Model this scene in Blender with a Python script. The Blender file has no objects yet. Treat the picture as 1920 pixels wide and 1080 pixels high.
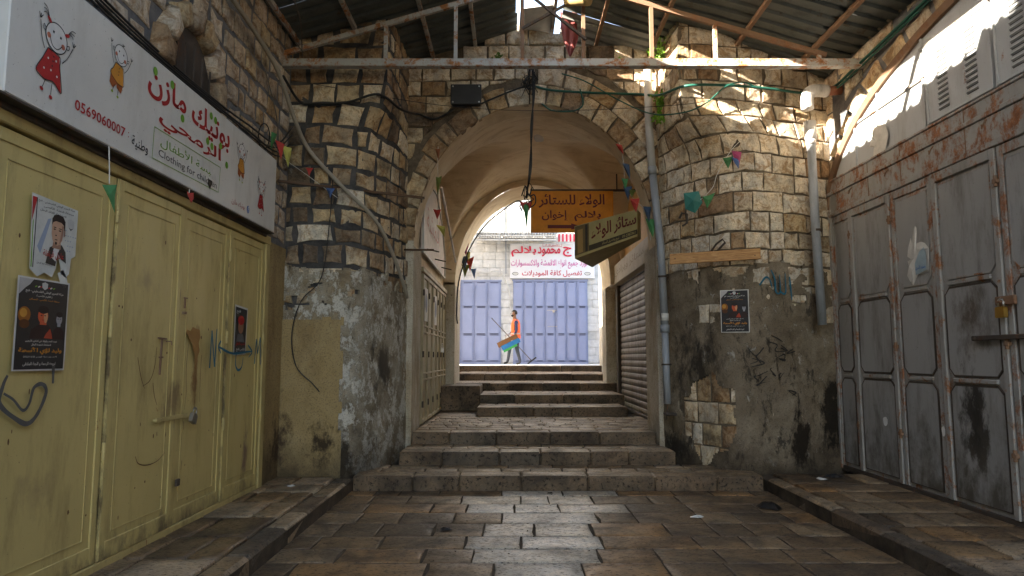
import bpy, math, random
from mathutils import Vector, noise
S = bpy.context.scene
COL = S.collection
RAD = math.radians
# ------------------------------------------------------------------ camera, sky, sun, exposure
cam_d = bpy.data.cameras.new('camera'); cam = bpy.data.objects.new('camera', cam_d); COL.objects.link(cam)
cam.location = (0, 0, 1.6); cam.rotation_euler = (RAD(90 + 5.8), 0, 0)
cam_d.lens = 24; cam_d.sensor_width = 36; cam_d.clip_start = .05; cam_d.clip_end = 400
S.camera = cam
SUN = Vector((1, .45, -.45)).normalized()            # the way the sunlight travels
world = bpy.data.worlds.new('World'); S.world = world; world.use_nodes = True
wn = world.node_tree.nodes; wl = world.node_tree.links
sky = wn.new('ShaderNodeTexSky'); sky.sky_type = 'NISHITA'; sky.sun_disc = False
sky.sun_elevation = math.asin(-SUN.z); sky.sun_rotation = math.atan2(-SUN.x, -SUN.y)
sky.air_density = 1.0; sky.dust_density = 1.5
wl.new(sky.outputs[0], wn['Background'].inputs[0]); wn['Background'].inputs[1].default_value = .15
sun_d = bpy.data.lights.new('sun', 'SUN'); sun_d.energy = 5.0; sun_d.angle = RAD(.53); sun_d.color = (1, .98, .95)
sun = bpy.data.objects.new('sun', sun_d); COL.objects.link(sun)
sun.rotation_euler = SUN.to_track_quat('-Z', 'Y').to_euler(); sun.location = (-20, -10, 20)
S.view_settings.view_transform = 'Standard'; S.view_settings.look = 'None'
S.view_settings.exposure = 3.2; S.view_settings.gamma = 1
S.view_settings.use_curve_mapping = False
S.view_settings.use_white_balance = True; S.view_settings.white_balance_temperature = 7700; S.view_settings.white_balance_tint = 12
S.cycles.max_bounces = 12; S.cycles.diffuse_bounces = 8; S.cycles.glossy_bounces = 4
S.cycles.sample_clamp_indirect = 20
S.cycles.use_denoising = True
# ------------------------------------------------------------------ materials
class NT:
    def __init__(s, name, rough=.85, spec=.3, metal=0):
        s.m = bpy.data.materials.new(name); s.m.use_nodes = True
        s.n = s.m.node_tree.nodes; s.l = s.m.node_tree.links
        s.b = s.n['Principled BSDF']; s.b.inputs['Roughness'].default_value = rough
        s.b.inputs['Specular IOR Level'].default_value = spec; s.b.inputs['Metallic'].default_value = metal
    def pos(s, sx=1, sy=1, sz=1, rnd=0):
        g = s.n.new('ShaderNodeNewGeometry').outputs['Position']
        v = s.n.new('ShaderNodeVectorMath'); v.operation = 'MULTIPLY'; s.l.new(g, v.inputs[0]); v.inputs[1].default_value = (sx, sy, sz)
        if not rnd: return v.outputs[0]
        a = s.n.new('ShaderNodeVectorMath'); a.operation = 'ADD'; s.l.new(v.outputs[0], a.inputs[0])
        m = s.math('MULTIPLY', s.rnd(), rnd); c = s.n.new('ShaderNodeCombineXYZ')
        for i in range(3): s.l.new(m, c.inputs[i])
        s.l.new(c.outputs[0], a.inputs[1]); return a.outputs[0]
    def rnd(s): return s.n.new('ShaderNodeObjectInfo').outputs['Random']
    def z(s):
        g = s.n.new('ShaderNodeNewGeometry').outputs['Position']; x = s.n.new('ShaderNodeSeparateXYZ'); s.l.new(g, x.inputs[0]); return x.outputs[2]
    def noise(s, scale, vec, detail=5, rough=.6, dist=0):
        t = s.n.new('ShaderNodeTexNoise'); t.inputs['Scale'].default_value = scale; t.inputs['Detail'].default_value = detail
        t.inputs['Roughness'].default_value = rough; t.inputs['Distortion'].default_value = dist; s.l.new(vec, t.inputs['Vector']); return t.outputs[0]
    def vor(s, scale, vec, feature='F1'):
        t = s.n.new('ShaderNodeTexVoronoi'); t.feature = feature; t.inputs['Scale'].default_value = scale; s.l.new(vec, t.inputs['Vector']); return t.outputs[0]
    def ramp(s, fac, stops, interp='LINEAR'):
        r = s.n.new('ShaderNodeValToRGB'); r.color_ramp.interpolation = interp; e = r.color_ramp.elements
        while len(e) < len(stops): e.new(.5)
        for el, (p, c) in zip(e, stops):
            el.position = p; el.color = (c, c, c, 1) if isinstance(c, (int, float)) else (*c, 1)
        s.l.new(fac, r.inputs[0]); return r.outputs[0]
    def math(s, op, a, b=0):
        m = s.n.new('ShaderNodeMath'); m.operation = op
        for i, x in enumerate((a, b)):
            if isinstance(x, (int, float)): m.inputs[i].default_value = x
            else: s.l.new(x, m.inputs[i])
        return m.outputs[0]
    def mix(s, fac, a, b, mode='MIX'):
        m = s.n.new('ShaderNodeMix'); m.data_type = 'RGBA'; m.blend_type = mode
        for i, x in ((0, fac), (6, a), (7, b)):
            if isinstance(x, (int, float)): m.inputs[i].default_value = x
            elif isinstance(x, tuple): m.inputs[i].default_value = (*x, 1)
            else: s.l.new(x, m.inputs[i])
        return m.outputs[2]
    def col(s, c):
        if isinstance(c, tuple): s.b.inputs['Base Color'].default_value = (*c, 1)
        else: s.l.new(c, s.b.inputs['Base Color'])
        return s
    def rough(s, r): s.l.new(r, s.b.inputs['Roughness']); return s
    def bump(s, h, strength=.5, dist=.01):
        b = s.n.new('ShaderNodeBump'); b.inputs['Strength'].default_value = strength; b.inputs['Distance'].default_value = dist
        s.l.new(h, b.inputs['Height']); s.l.new(b.outputs[0], s.b.inputs['Normal']); return s

def _stain(s, base, c, r, colr, soft=.25, sc=5, amp=.9):
    g = s.n.new('ShaderNodeNewGeometry').outputs['Position']; v = s.n.new('ShaderNodeVectorMath'); v.operation = 'SUBTRACT'; s.l.new(g, v.inputs[0]); v.inputs[1].default_value = c
    w = s.n.new('ShaderNodeVectorMath'); w.operation = 'DIVIDE'; s.l.new(v.outputs[0], w.inputs[0]); w.inputs[1].default_value = r
    l = s.n.new('ShaderNodeVectorMath'); l.operation = 'LENGTH'; s.l.new(w.outputs[0], l.inputs[0])
    d = s.math('ADD', l.outputs['Value'], s.math('MULTIPLY', s.math('SUBTRACT', s.noise(sc, s.pos(1, 1, .6), 9, .72), .5), amp * 2.4))
    return s.mix(s.ramp(d, [(max(0, .5 - soft), .93), (.5, 0.0)]), base, colr)
NT.stain = _stain
def band(t, f, lo, hi): return t.ramp(f, [(lo, 0.0), (hi, 1.0)])

def stone_material(name, cols, dirt=(.05, .04, .03), dirt_lo=.5, dirt_hi=.68, rough=.85, spec=.3, bump=.8, streak=.5, pits=.5):
    t = NT(name, rough, spec); n = len(cols)
    p = t.pos(rnd=31); w = t.pos()
    base = t.ramp(t.rnd(), [(i / n, c) for i, c in enumerate(cols)], 'CONSTANT')
    n1 = t.noise(5, p, 6, .65); base = t.mix(t.ramp(n1, [(.38, 0.0), (.62, 1.0)]), base, t.mix(1.0, base, (1.5, 1.42, 1.28), 'MULTIPLY'))
    n2 = t.noise(7, p, 8, .75, .9); base = t.mix(t.ramp(n2, [(.48, 0.0), (.6, .85)]), base, t.mix(1.0, base, (.55, .40, .27), 'MULTIPLY'))
    g = t.noise(1.7, w, 7, .68, .4); base = t.mix(t.ramp(g, [(dirt_lo, 0.0), (dirt_hi, .8)]), base, dirt)
    st = t.noise(3, t.pos(2.5, 2.5, .35), 5, .7); base = t.mix(t.ramp(st, [(.55, 0.0), (.72, streak)]), base, (.09, .065, .045))
    li = t.noise(6, t.pos(1.5, 1.5, .8), 6, .75); base = t.mix(t.ramp(li, [(.6, 0.0), (.72, .55)]), base, (.55, .5, .42))
    f = t.noise(45, w, 4, .7); base = t.mix(t.ramp(f, [(.33, pits), (.5, 0.0)]), base, t.mix(1.0, base, (.35, .3, .25), 'MULTIPLY'))
    h = t.math('ADD', t.math('MULTIPLY', t.noise(14, p, 6, .7), 1.0), t.math('MULTIPLY', f, .35))
    t.col(base).bump(h, bump, .03)
    return t.m
M = {}
M['stone_warm'] = stone_material('warm_limestone', [(.40, .31, .20), (.46, .37, .25), (.29, .20, .12), (.50, .42, .31), (.37, .26, .15), (.42, .33, .21), (.24, .165, .105), (.33, .25, .17)])
M['stone_pale'] = stone_material('pale_limestone', [(.50, .45, .37), (.56, .51, .43), (.44, .385, .30), (.52, .475, .40), (.39, .33, .255), (.53, .46, .36)], dirt_lo=.56, dirt_hi=.75, streak=.35)
M['stone_grey'] = stone_material('rough_grey_pink_stone', [(.42, .36, .30), (.36, .30, .24), (.46, .40, .33), (.33, .27, .21), (.40, .32, .24)], dirt_lo=.56, dirt_hi=.75, streak=.5)
M['stone_dark'] = stone_material('dark_stained_stone', [(.28, .21, .145), (.22, .165, .115), (.32, .25, .18), (.18, .135, .10), (.27, .19, .12)], dirt_lo=.45, dirt_hi=.65)
def mortar(name, c1, c2):
    t = NT(name, .95, .2); w = t.pos(); n = t.noise(4, w, 7, .7)
    t.col(t.mix(t.ramp(n, [(.35, 0.0), (.65, 1.0)]), c1, c2)).bump(t.noise(30, w, 5, .7), .8, .02); return t.m
M['mortar_dark'] = mortar('dark_cement_mortar', (.035, .034, .035), (.10, .095, .09))
M['mortar_grey'] = mortar('grey_blue_mortar', (.10, .10, .11), (.2, .19, .18))
M['mortar_tan'] = mortar('tan_mortar', (.06, .046, .033), (.19, .15, .105))
def floor_material(name, cols, r0=.32, r1=.6, dirt=.75):
    t = NT(name, .5, .5); n = len(cols); p = t.pos(rnd=23); w = t.pos()
    base = t.ramp(t.rnd(), [(i / n, c) for i, c in enumerate(cols)], 'CONSTANT')
    n1 = t.noise(7, p, 7, .7); base = t.mix(t.ramp(n1, [(.35, 0.0), (.65, .8)]), base, t.mix(1.0, base, (1.5, 1.3, 1.05), 'MULTIPLY'))
    g = t.noise(2.0, w, 8, .7, .5); base = t.mix(t.ramp(g, [(.42, 0.0), (.62, dirt)]), base, (.025, .017, .011))
    pit = t.noise(26, t.pos(1, 2.2, 1, rnd=5), 4, .65); pm = t.ramp(pit, [(.34, 1.0), (.46, 0.0)])
    base = t.mix(pm, base, (.02, .015, .01))
    f = t.noise(90, w, 3, .7); base = t.mix(t.ramp(f, [(.35, .4), (.5, 0.0)]), base, (.03, .02, .015))
    h = t.math('SUBTRACT', t.math('ADD', t.math('MULTIPLY', n1, .5), t.math('MULTIPLY', f, .12)), t.math('MULTIPLY', pm, .35))
    t.col(base).bump(h, .45, .02)
    t.rough(t.math('ADD', t.ramp(g, [(.35, r0), (.65, r1)]), t.math('MULTIPLY', pm, .3))); return t.m
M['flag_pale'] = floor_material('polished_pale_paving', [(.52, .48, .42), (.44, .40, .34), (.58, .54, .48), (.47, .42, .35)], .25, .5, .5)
M['flag_brown'] = floor_material('worn_brown_paving', [(.155, .10, .055), (.20, .13, .07), (.11, .075, .045), (.27, .155, .07), (.17, .11, .06), (.235, .165, .10)], .33, .62)
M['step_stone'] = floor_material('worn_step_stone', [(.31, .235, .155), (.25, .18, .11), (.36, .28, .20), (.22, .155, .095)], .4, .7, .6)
M['riser_stone'] = floor_material('dark_riser_stone', [(.10, .075, .05), (.13, .09, .055), (.085, .065, .045), (.15, .10, .06)], .6, .85)
M['joint'] = mortar('dirty_joint', (.035, .026, .018), (.10, .075, .052))

def plaster(name, stops, *, stains=(), scale=2.2, flake=(.5, .46, .4), flake_at=.56, dark=(.03, .025, .02), dark_at=.58, warm=(.25, .17, .08)):
    t = NT(name, .9, .2); w = t.pos()
    a = t.noise(scale, w, 12, .76, .3); base = t.ramp(a, stops)
    v = t.noise(1.1, t.pos(1.6, 1.6, .55), 6, .7); base = t.mix(t.ramp(v, [(.5, 0.0), (.66, .7)]), base, warm)
    k = t.noise(5.5, t.pos(1, 1, .7), 12, .8, .25); kf = t.ramp(k, [(flake_at, 0.0), (flake_at + .03, .85)]); base = t.mix(kf, base, flake)
    d = t.noise(3.4, t.pos(1.4, 1.4, .6), 12, .8, .3); df = t.ramp(d, [(dark_at, 0.0), (dark_at + .05, .85)]); base = t.mix(df, base, dark)
    f = t.noise(60, w, 4, .7); base = t.mix(t.ramp(f, [(.34, .6), (.48, 0.0)]), base, (.05, .04, .03))
    zz = t.math('ADD', t.z(), t.math('MULTIPLY', t.noise(2.2, w, 6, .7), 1.3)); base = t.mix(t.ramp(t.math('MULTIPLY', zz, .5), [(.35, .82), (.68, 0.0)]), base, (.035, .025, .017))
    for sx in stains: base = t.stain(base, *sx)
    h = t.math('ADD', t.math('MULTIPLY', a, .8), t.math('ADD', t.math('MULTIPLY', kf, .25), t.math('SUBTRACT', t.math('MULTIPLY', f, .15), t.math('MULTIPLY', df, .2))))
    t.col(base).bump(h, .7, .03); return t.m
M['plaster_left'] = plaster('flaking_grey_plaster', [(.3, (.09, .07, .05)), (.45, (.22, .18, .125)), (.6, (.35, .31, .24)), (.75, (.46, .42, .35))], flake_at=.505, flake=(.56, .53, .46), stains=(((-2.2, 8.6, .35), (.9, 1, .7), (.03, .022, .014), .35), ((-1.75, 9.2, 1.5), (.25, .6, .8), (.05, .04, .03), .3)))
M['plaster_right'] = plaster('sooty_grey_plaster', [(.3, (.06, .047, .034)), (.45, (.15, .115, .075)), (.6, (.26, .21, .15)), (.75, (.33, .29, .22))], flake=(.38, .35, .30), flake_at=.58, dark_at=.55, warm=(.17, .13, .09), stains=(((4.25, 9.2, .85), (.5, .8, 1.0), (.008, .006, .004)), ((3.75, 9.0, .55), (.28, .8, .8), (.012, .008, .005)), ((2.5, 9.3, 1.5), (.55, 1.2, 1.3), (.03, .024, .018), .4), ((2.2, 9.6, .3), (.8, 1, .5), (.025, .02, .015), .4)))
M['plaster_ochre'] = plaster('ochre_plaster', [(.3, (.25, .175, .075)), (.5, (.33, .235, .11)), (.7, (.37, .28, .145))], scale=1.4, flake=(.33, .27, .17), flake_at=.66, dark=(.09, .06, .035), dark_at=.6, warm=(.2, .13, .06), stains=(((-2.35, 8.5, .55), (.32, .5, .5), (.03, .02, .012), .3), ((-2.85, 8.5, .6), (.35, .6, .9), (.05, .03, .018), .35)))
M['plaster_jamb'] = plaster('pale_flaking_jamb_plaster', [(.3, (.34, .30, .23)), (.5, (.48, .43, .34)), (.7, (.56, .51, .43))], flake=(.2, .15, .1), flake_at=.6, dark=(.05, .04, .03), dark_at=.63)
def vault_material():
    t = NT('tan_vault_plaster', .9, .2); w = t.pos()
    a = t.noise(1.3, w, 7, .65, .6); base = t.ramp(a, [(.3, (.60, .48, .32)), (.5, (.74, .62, .45)), (.7, (.80, .70, .54))])
    s = t.noise(2.2, t.pos(.5, 2.2, 1.6), 7, .7, .5); base = t.mix(t.ramp(s, [(.52, 0.0), (.66, .6)]), base, (.46, .33, .19))
    c = t.noise(2.4, w, 10, .8, 1.2); base = t.mix(t.ramp(c, [(.66, 0.0), (.69, .7)]), base, (.10, .07, .05))
    t.col(base).bump(t.math('ADD', a, t.math('MULTIPLY', t.noise(25, w, 4, .6), .1)), .4, .05); return t.m
M['vault'] = vault_material()
def painted(name, c, *a_, stains=(), **k_):
    return _painted(name, c, *a_, stains=stains, **k_)
def _painted(name, c, rough=.45, rust=.62, rustc=(.16, .06, .02), dirt=.4, dirtc=(.06, .05, .03), rw=.04, sx=1, sz=.45, bump=.15, spec=.4, big=1.4, stains=()):
    t = NT(name, rough, spec); w = t.pos()
    a = t.noise(big, w, 6, .65); base = t.mix(t.ramp(a, [(.35, 0.0), (.7, .5)]), c, tuple(x * .72 for x in c))
    d = t.noise(3.2, t.pos(1.4, 1.4, .35), 7, .72); base = t.mix(t.ramp(d, [(.5, 0.0), (.75, dirt)]), base, dirtc)
    r = t.noise(5, t.pos(sx, sx, sz), 10, .8, .3); rf = t.ramp(r, [(rust, 0.0), (rust + rw, .95)])
    rr = t.ramp(t.noise(18, w, 5, .7), [(.35, rustc), (.65, tuple(min(1, x * 2.1) for x in rustc))])
    base = t.mix(rf, base, rr)
    for sx in stains: base = t.stain(base, *sx)
    sp = t.noise(70, w, 2, .5); base = t.mix(t.ramp(sp, [(.72, 0.0), (.76, .8)]), base, (.05, .03, .02))
    t.col(base).bump(t.math('ADD', t.math('MULTIPLY', a, .6), t.math('MULTIPLY', rf, .2)), bump, .02)
    t.rough(t.math('ADD', t.math('MULTIPLY', rf, .4), t.ramp(d, [(.4, rough), (.7, min(1, rough + .25))]))); return t.m
M['yellow'] = painted('yellow_door_paint', (.55, .43, .17), .42, .66, dirt=.6, dirtc=(.20, .13, .05), big=1.1, stains=(((-2.85, 3.62, 1.4), (1, .045, 2.6), (.10, .065, .03), .4), ((-2.85, 4.82, 1.4), (1, .045, 2.6), (.10, .065, .03), .4), ((-2.85, 5.82, 1.4), (1, .045, 2.6), (.10, .065, .03), .4), ((-2.85, 6.79, 1.4), (1, .045, 2.6), (.10, .065, .03), .4), ((-2.85, 7.75, 1.4), (1, .045, 2.6), (.10, .065, .03), .4), ((-2.85, 5.6, .12), (1, 6.0, .38), (.12, .085, .045), .45), ((-2.85, 5.75, 1.25), (1, .35, .45), (.24, .16, .07), .45), ((-2.85, 6.2, 1.5), (1, .12, .7), (.22, .10, .03), .4), ((-2.85, 5.3, 2.2), (1, .28, .25), (.36, .27, .12), .5), ((-2.85, 7.4, .6), (1, .14, .5), (.20, .12, .08), .4), ((-2.85, 4.2, .8), (1, .4, .3), (.36, .27, .12), .5)))
M['yellow_edge'] = painted('yellow_door_edge_paint', (.48, .37, .15), .5, .63, dirt=.6, dirtc=(.09, .06, .03))
M['grey_door'] = painted('grey_door_paint', (.30, .295, .285), .42, .70, dirt=.75, dirtc=(.085, .075, .06), big=.9, stains=(((4.4, 6.55, .95), (1, .42, 1.0), (.012, .009, .007), .3), ((4.4, 7.0, .1), (1, 6.0, 1.7), (.075, .065, .05), .5), ((4.4, 6.5, 1.95), (1, .6, .7), (.08, .06, .045), .45)))
M['grey_frame'] = painted('rusty_grey_frame_paint', (.30, .29, .27), .5, .53, rw=.08, dirt=.6, sz=.8, dirtc=(.07, .06, .045))
M['header'] = painted('very_rusty_header_paint', (.31, .305, .285), .5, .48, rw=.10, rustc=(.15, .055, .02), dirt=.5, sz=.7, dirtc=(.12, .10, .08))
M['lunette'] = painted('pale_grey_lunette_paint', (.42, .44, .45), .5, .62, dirt=.4, dirtc=(.2, .17, .12))
M['blue_door'] = painted('blue_door_paint', (.24, .28, .43), .4, .8, dirt=.2, dirtc=(.2, .22, .3))
M['tan_door'] = painted('tan_shop_door_paint', (.36, .29, .17), .5, .62, dirt=.6, dirtc=(.1, .07, .04))
M['truss'] = painted('grey_steel_with_rust', (.42, .41, .38), .55, .49, rw=.08, rustc=(.20, .075, .02), sz=1, dirt=.4)
M['rust'] = painted('rusty_steel', (.20, .12, .075), .8, .48, rustc=(.14, .06, .028), rw=.2, sz=1)
M['dark_steel'] = painted('dark_rusty_steel', (.06, .045, .035), .7, .55, rustc=(.10, .045, .02), rw=.1)
M['shutter'] = painted('brown_grey_shutter_steel', (.20, .165, .125), .4, .62, dirt=.7, dirtc=(.05, .035, .02))
M['roof'] = painted('dark_corrugated_sheet', (.085, .095, .085), .5, .58, rustc=(.06, .045, .03), dirt=.5, dirtc=(.03, .03, .028))
M['roof_pale'] = painted('grey_corrugated_sheet', (.24, .25, .235), .5, .6, rustc=(.09, .07, .05), dirt=.5, dirtc=(.06, .06, .055))
M['pipe'] = painted('grey_plastic_pipe', (.27, .29, .31), .35, .72, rustc=(.15, .11, .07), dirt=.5)
M['pipe_pale'] = painted('pale_plastic_pipe', (.5, .49, .47), .4, .7, rustc=(.15, .11, .07), dirt=.6)
M['sign_white'] = painted('white_sign_panel', (.62, .60, .55), .35, .74, rustc=(.2, .17, .12), dirt=.35, dirtc=(.35, .31, .25))
M['wood'] = None
def wood():
    t = NT('orange_plank_wood', .6, .3); w = t.pos(.6, 4, 9)
    a = t.noise(3, w, 7, .7, 1.2); base = t.ramp(a, [(.3, (.22, .10, .035)), (.5, (.42, .21, .075)), (.7, (.55, .31, .13))])
    t.col(base).bump(a, .3, .01); return t.m
M['wood'] = wood()
def flat(name, c, rough=.6, spec=.3, metal=0, var=.25):
    t = NT(name, rough, spec, metal); a = t.noise(6, t.pos(), 6, .7)
    t.col(t.mix(t.ramp(a, [(.35, 0.0), (.7, 1.0)]), c, tuple(x * (1 - var) for x in c))); return t.m
def cmat(name, c, **k):
    if name not in M: M[name] = flat(name, c, **k)
    return M[name]
cmat('red_print', (.42, .02, .02)); cmat('green_print', (.16, .36, .04)); cmat('black_print', (.02, .02, .022)); cmat('teal_paint', (.01, .13, .20))
cmat('white_print', (.7, .68, .64)); cmat('orange_print', (.62, .25, .03)); cmat('grey_paint', (.10, .095, .09)); cmat('groove_shade', (.07, .08, .14)); cmat('skin_print', (.55, .33, .22))
cmat('black_rubber', (.018, .018, .018), rough=.5); cmat('green_cable', (.01, .09, .065), rough=.45); cmat('pale_conduit', (.33, .29, .23)); cmat('brass', (.55, .33, .08), rough=.35, metal=.8)
cmat('steel', (.45, .43, .40), rough=.35, metal=.9); cmat('wire_grey', (.12, .10, .08))
cmat('far_stone', (.58, .58, .575), var=.3); cmat('far_white', (.80, .80, .78), var=.1); cmat('far_joint', (.50, .50, .49)); cmat('shadow_dark', (.02, .018, .015))
cmat('blank_building', (.45, .40, .32)); cmat('paper', (.62, .60, .55)); cmat('poster_black', (.018, .016, .018), rough=.4)
# ------------------------------------------------------------------ mesh helpers
def tag(o, label=None, cat=None, group=None, kind=None):
    if label: o['label'] = label
    if cat: o['category'] = cat; o['kind'] = 'thing'
    if group: o['group'] = group
    if kind: o['kind'] = kind
    return o
def mk(name, vs, fs, mat, parent=None, smooth=False, mids=None, centre=True):
    c = Vector((0, 0, 0))
    if centre and vs:
        lo = [min(v[i] for v in vs) for i in range(3)]; hi = [max(v[i] for v in vs) for i in range(3)]
        c = Vector([(lo[i] + hi[i]) / 2 for i in range(3)])
    me = bpy.data.meshes.new(name); me.from_pydata([Vector(v) - c for v in vs], [], fs)
    for m in (mat if isinstance(mat, (list, tuple)) else [mat]): me.materials.append(m)
    if mids: me.polygons.foreach_set('material_index', mids)
    if smooth: me.polygons.foreach_set('use_smooth', [True] * len(me.polygons))
    me.update(); o = bpy.data.objects.new(name, me); COL.objects.link(o); o.location = c
    if parent is not None:
        o.parent = parent; o.location = c - world_loc(parent)
    return o
def world_loc(o):
    v = Vector(o.location)
    while o.parent: o = o.parent; v += Vector(o.location)
    return v
def thing(name, label, cat, loc=(0, 0, 0), group=None, kind=None):
    o = bpy.data.objects.new(name, None); COL.objects.link(o); o.location = loc; o.empty_display_size = .2
    return tag(o, label, cat, group, kind)
class MB:
    def __init__(s): s.v = []; s.f = []
    def add(s, vs, fs):
        n = len(s.v); s.v += [tuple(v) for v in vs]; s.f += [tuple(i + n for i in f) for f in fs]; return s
    def box(s, x0, x1, y0, y1, z0, z1):
        v = [(x, y, z) for z in (z0, z1) for y in (y0, y1) for x in (x0, x1)]
        return s.add(v, [(0, 2, 3, 1), (4, 5, 7, 6), (0, 1, 5, 4), (2, 6, 7, 3), (0, 4, 6, 2), (1, 3, 7, 5)])
    def bbox(s, x0, x1, y0, y1, z0, z1, b=.01):       # box with bevelled edges
        b = min(b, (x1 - x0) / 2.01, (y1 - y0) / 2.01, (z1 - z0) / 2.01); v = []; idx = {}
        for i, x in enumerate((x0, x1)):
            for j, y in enumerate((y0, y1)):
                for k, z in enumerate((z0, z1)):
                    sx, sy, sz = (b if i == 0 else -b), (b if j == 0 else -b), (b if k == 0 else -b)
                    idx[i, j, k, 0] = len(v); v.append((x, y + sy, z + sz))
                    idx[i, j, k, 1] = len(v); v.append((x + sx, y, z + sz))
                    idx[i, j, k, 2] = len(v); v.append((x + sx, y + sy, z))
        f = []
        for a, (p, q) in enumerate(((1, 2), (0, 2), (0, 1))):
            for e in (0, 1):
                key = lambda i, j: tuple([e if t == a else (i if t == p else j) for t in range(3)]) + (a,)
                f.append([idx[key(0, 0)], idx[key(1, 0)], idx[key(1, 1)], idx[key(0, 1)]])
        for a in range(3):
            p, q = [t for t in range(3) if t != a]
            for i in (0, 1):
                for j in (0, 1):
                    k0 = [0] * 3; k1 = [0] * 3; k1[a] = 1; k0[p] = k1[p] = i; k0[q] = k1[q] = j
                    f.append([idx[(*k0, p)], idx[(*k1, p)], idx[(*k1, q)], idx[(*k0, q)]])
        for i in (0, 1):
            for j in (0, 1):
                for k in (0, 1): f.append([idx[i, j, k, 0], idx[i, j, k, 1], idx[i, j, k, 2]])
        c = Vector(((x0 + x1) / 2, (y0 + y1) / 2, (z0 + z1) / 2)); out = []
        for fc in f:
            P = [Vector(v[i]) for i in fc]; nn = (P[1] - P[0]).cross(P[2] - P[0]); m = sum(P, Vector()) / len(P)
            out.append(fc if nn.dot(m - c) > 0 else fc[::-1])
        return s.add(v, out)
    def bar(s, a, b, w, h=None, up=(0, 0, 1)):         # square bar from a to b
        h = h or w; a = Vector(a); b = Vector(b); d = (b - a).normalized(); u = Vector(up)
        if abs(d.dot(u)) > .98: u = Vector((0, 1, 0))
        r = d.cross(u).normalized() * w / 2; u = r.cross(d).normalized() * h / 2
        v = [p + x for p in (a, b) for x in (-r - u, r - u, r + u, -r + u)]
        return s.add(v, [(0, 1, 2, 3)[::-1], (4, 5, 6, 7), (0, 1, 5, 4), (1, 2, 6, 5), (2, 3, 7, 6), (3, 0, 4, 7)])
    def tube(s, pts, r, n=8, caps=True):
        pts = [Vector(p) for p in pts]; rings = []
        for i, p in enumerate(pts):
            d = (pts[min(i + 1, len(pts) - 1)] - pts[max(i - 1, 0)]).normalized()
            u = Vector((0, 0, 1)) if abs(d.z) < .9 else Vector((0, 1, 0)); a = d.cross(u).normalized(); b = a.cross(d)
            rr = r[i] if isinstance(r, (list, tuple)) else r
            rings.append([p + a * math.cos(t * 2 * math.pi / n) * rr + b * math.sin(t * 2 * math.pi / n) * rr for t in range(n)])
        v = [q for ring in rings for q in ring]; f = []
        for i in range(len(pts) - 1):
            for t in range(n): f.append((i * n + t, i * n + (t + 1) % n, (i + 1) * n + (t + 1) % n, (i + 1) * n + t))
        if caps: f.append(tuple(range(n))[::-1]); f.append(tuple((len(pts) - 1) * n + t for t in range(n)))
        return s.add(v, f)
    def prism(s, poly, ext):                           # poly: list of 3D points, extruded by vector
        e = Vector(ext); P = [Vector(p) for p in poly]; n = len(P)
        return s.add(P + [p + e for p in P], [tuple(range(n)), tuple(range(2 * n - 1, n - 1, -1))] + [(i, i + n, (i + 1) % n + n, (i + 1) % n) for i in range(n)])
    def build(s, name, mat, parent=None, smooth=False): return mk(name, s.v, s.f, mat, parent, smooth)
def curve_pts(ctrl, n=6):                              # Catmull-Rom through the control points
    P = [Vector(p) for p in ctrl]; P = [2 * P[0] - P[1]] + P + [2 * P[-1] - P[-2]]; out = []
    for i in range(1, len(P) - 2):
        for k in range(n):
            t = k / n; a, b, c, d = P[i - 1:i + 3]
            out.append(.5 * ((2 * b) + (c - a) * t + (2 * a - 5 * b + 4 * c - d) * t * t + (3 * b - a - 3 * c + d) * t ** 3))
    out.append(P[-2]); return out
def plane(o, r, u, n):
    o, r, u, n = map(Vector, (o, r, u, n)); return lambda s, t, d=0: o + r * s + u * t + n * d
def ribbon(mp, pts, w, d=.003, closed=False):
    """flat painted stroke of width w on the surface mp(s,t,d)"""
    P = [Vector((p[0], p[1], 0)) for p in pts]; n = len(P); vs = []; fs = []
    for i, p in enumerate(P):
        a = P[(i - 1) % n] if closed or i else p; b = P[(i + 1) % n] if closed or i < n - 1 else p
        d2 = (b - a); d2 = d2.normalized() if d2.length else Vector((1, 0, 0)); nn = Vector((-d2.y, d2.x, 0))
        ww = w[i] if isinstance(w, (list, tuple)) else w
        vs += [mp(*(p + nn * ww / 2)[:2], d), mp(*(p - nn * ww / 2)[:2], d)]
    m = n if closed else n - 1
    for i in range(m): a, b = 2 * i, 2 * ((i + 1) % n); fs.append((a, a + 1, b + 1, b))
    return vs, fs
def disc(mp, cx, cy, rx, ry, d=.003, n=20, rot=0):
    vs = [mp(cx + rx * math.cos(t) * math.cos(rot) - ry * math.sin(t) * math.sin(rot), cy + rx * math.cos(t) * math.sin(rot) + ry * math.sin(t) * math.cos(rot), d) for t in [2 * math.pi * i / n for i in range(n)]]
    return vs, [tuple(range(n))]
def polyf(mp, pts, d=.003): return [mp(x, y, d) for x, y in pts], [tuple(range(len(pts)))]
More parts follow.
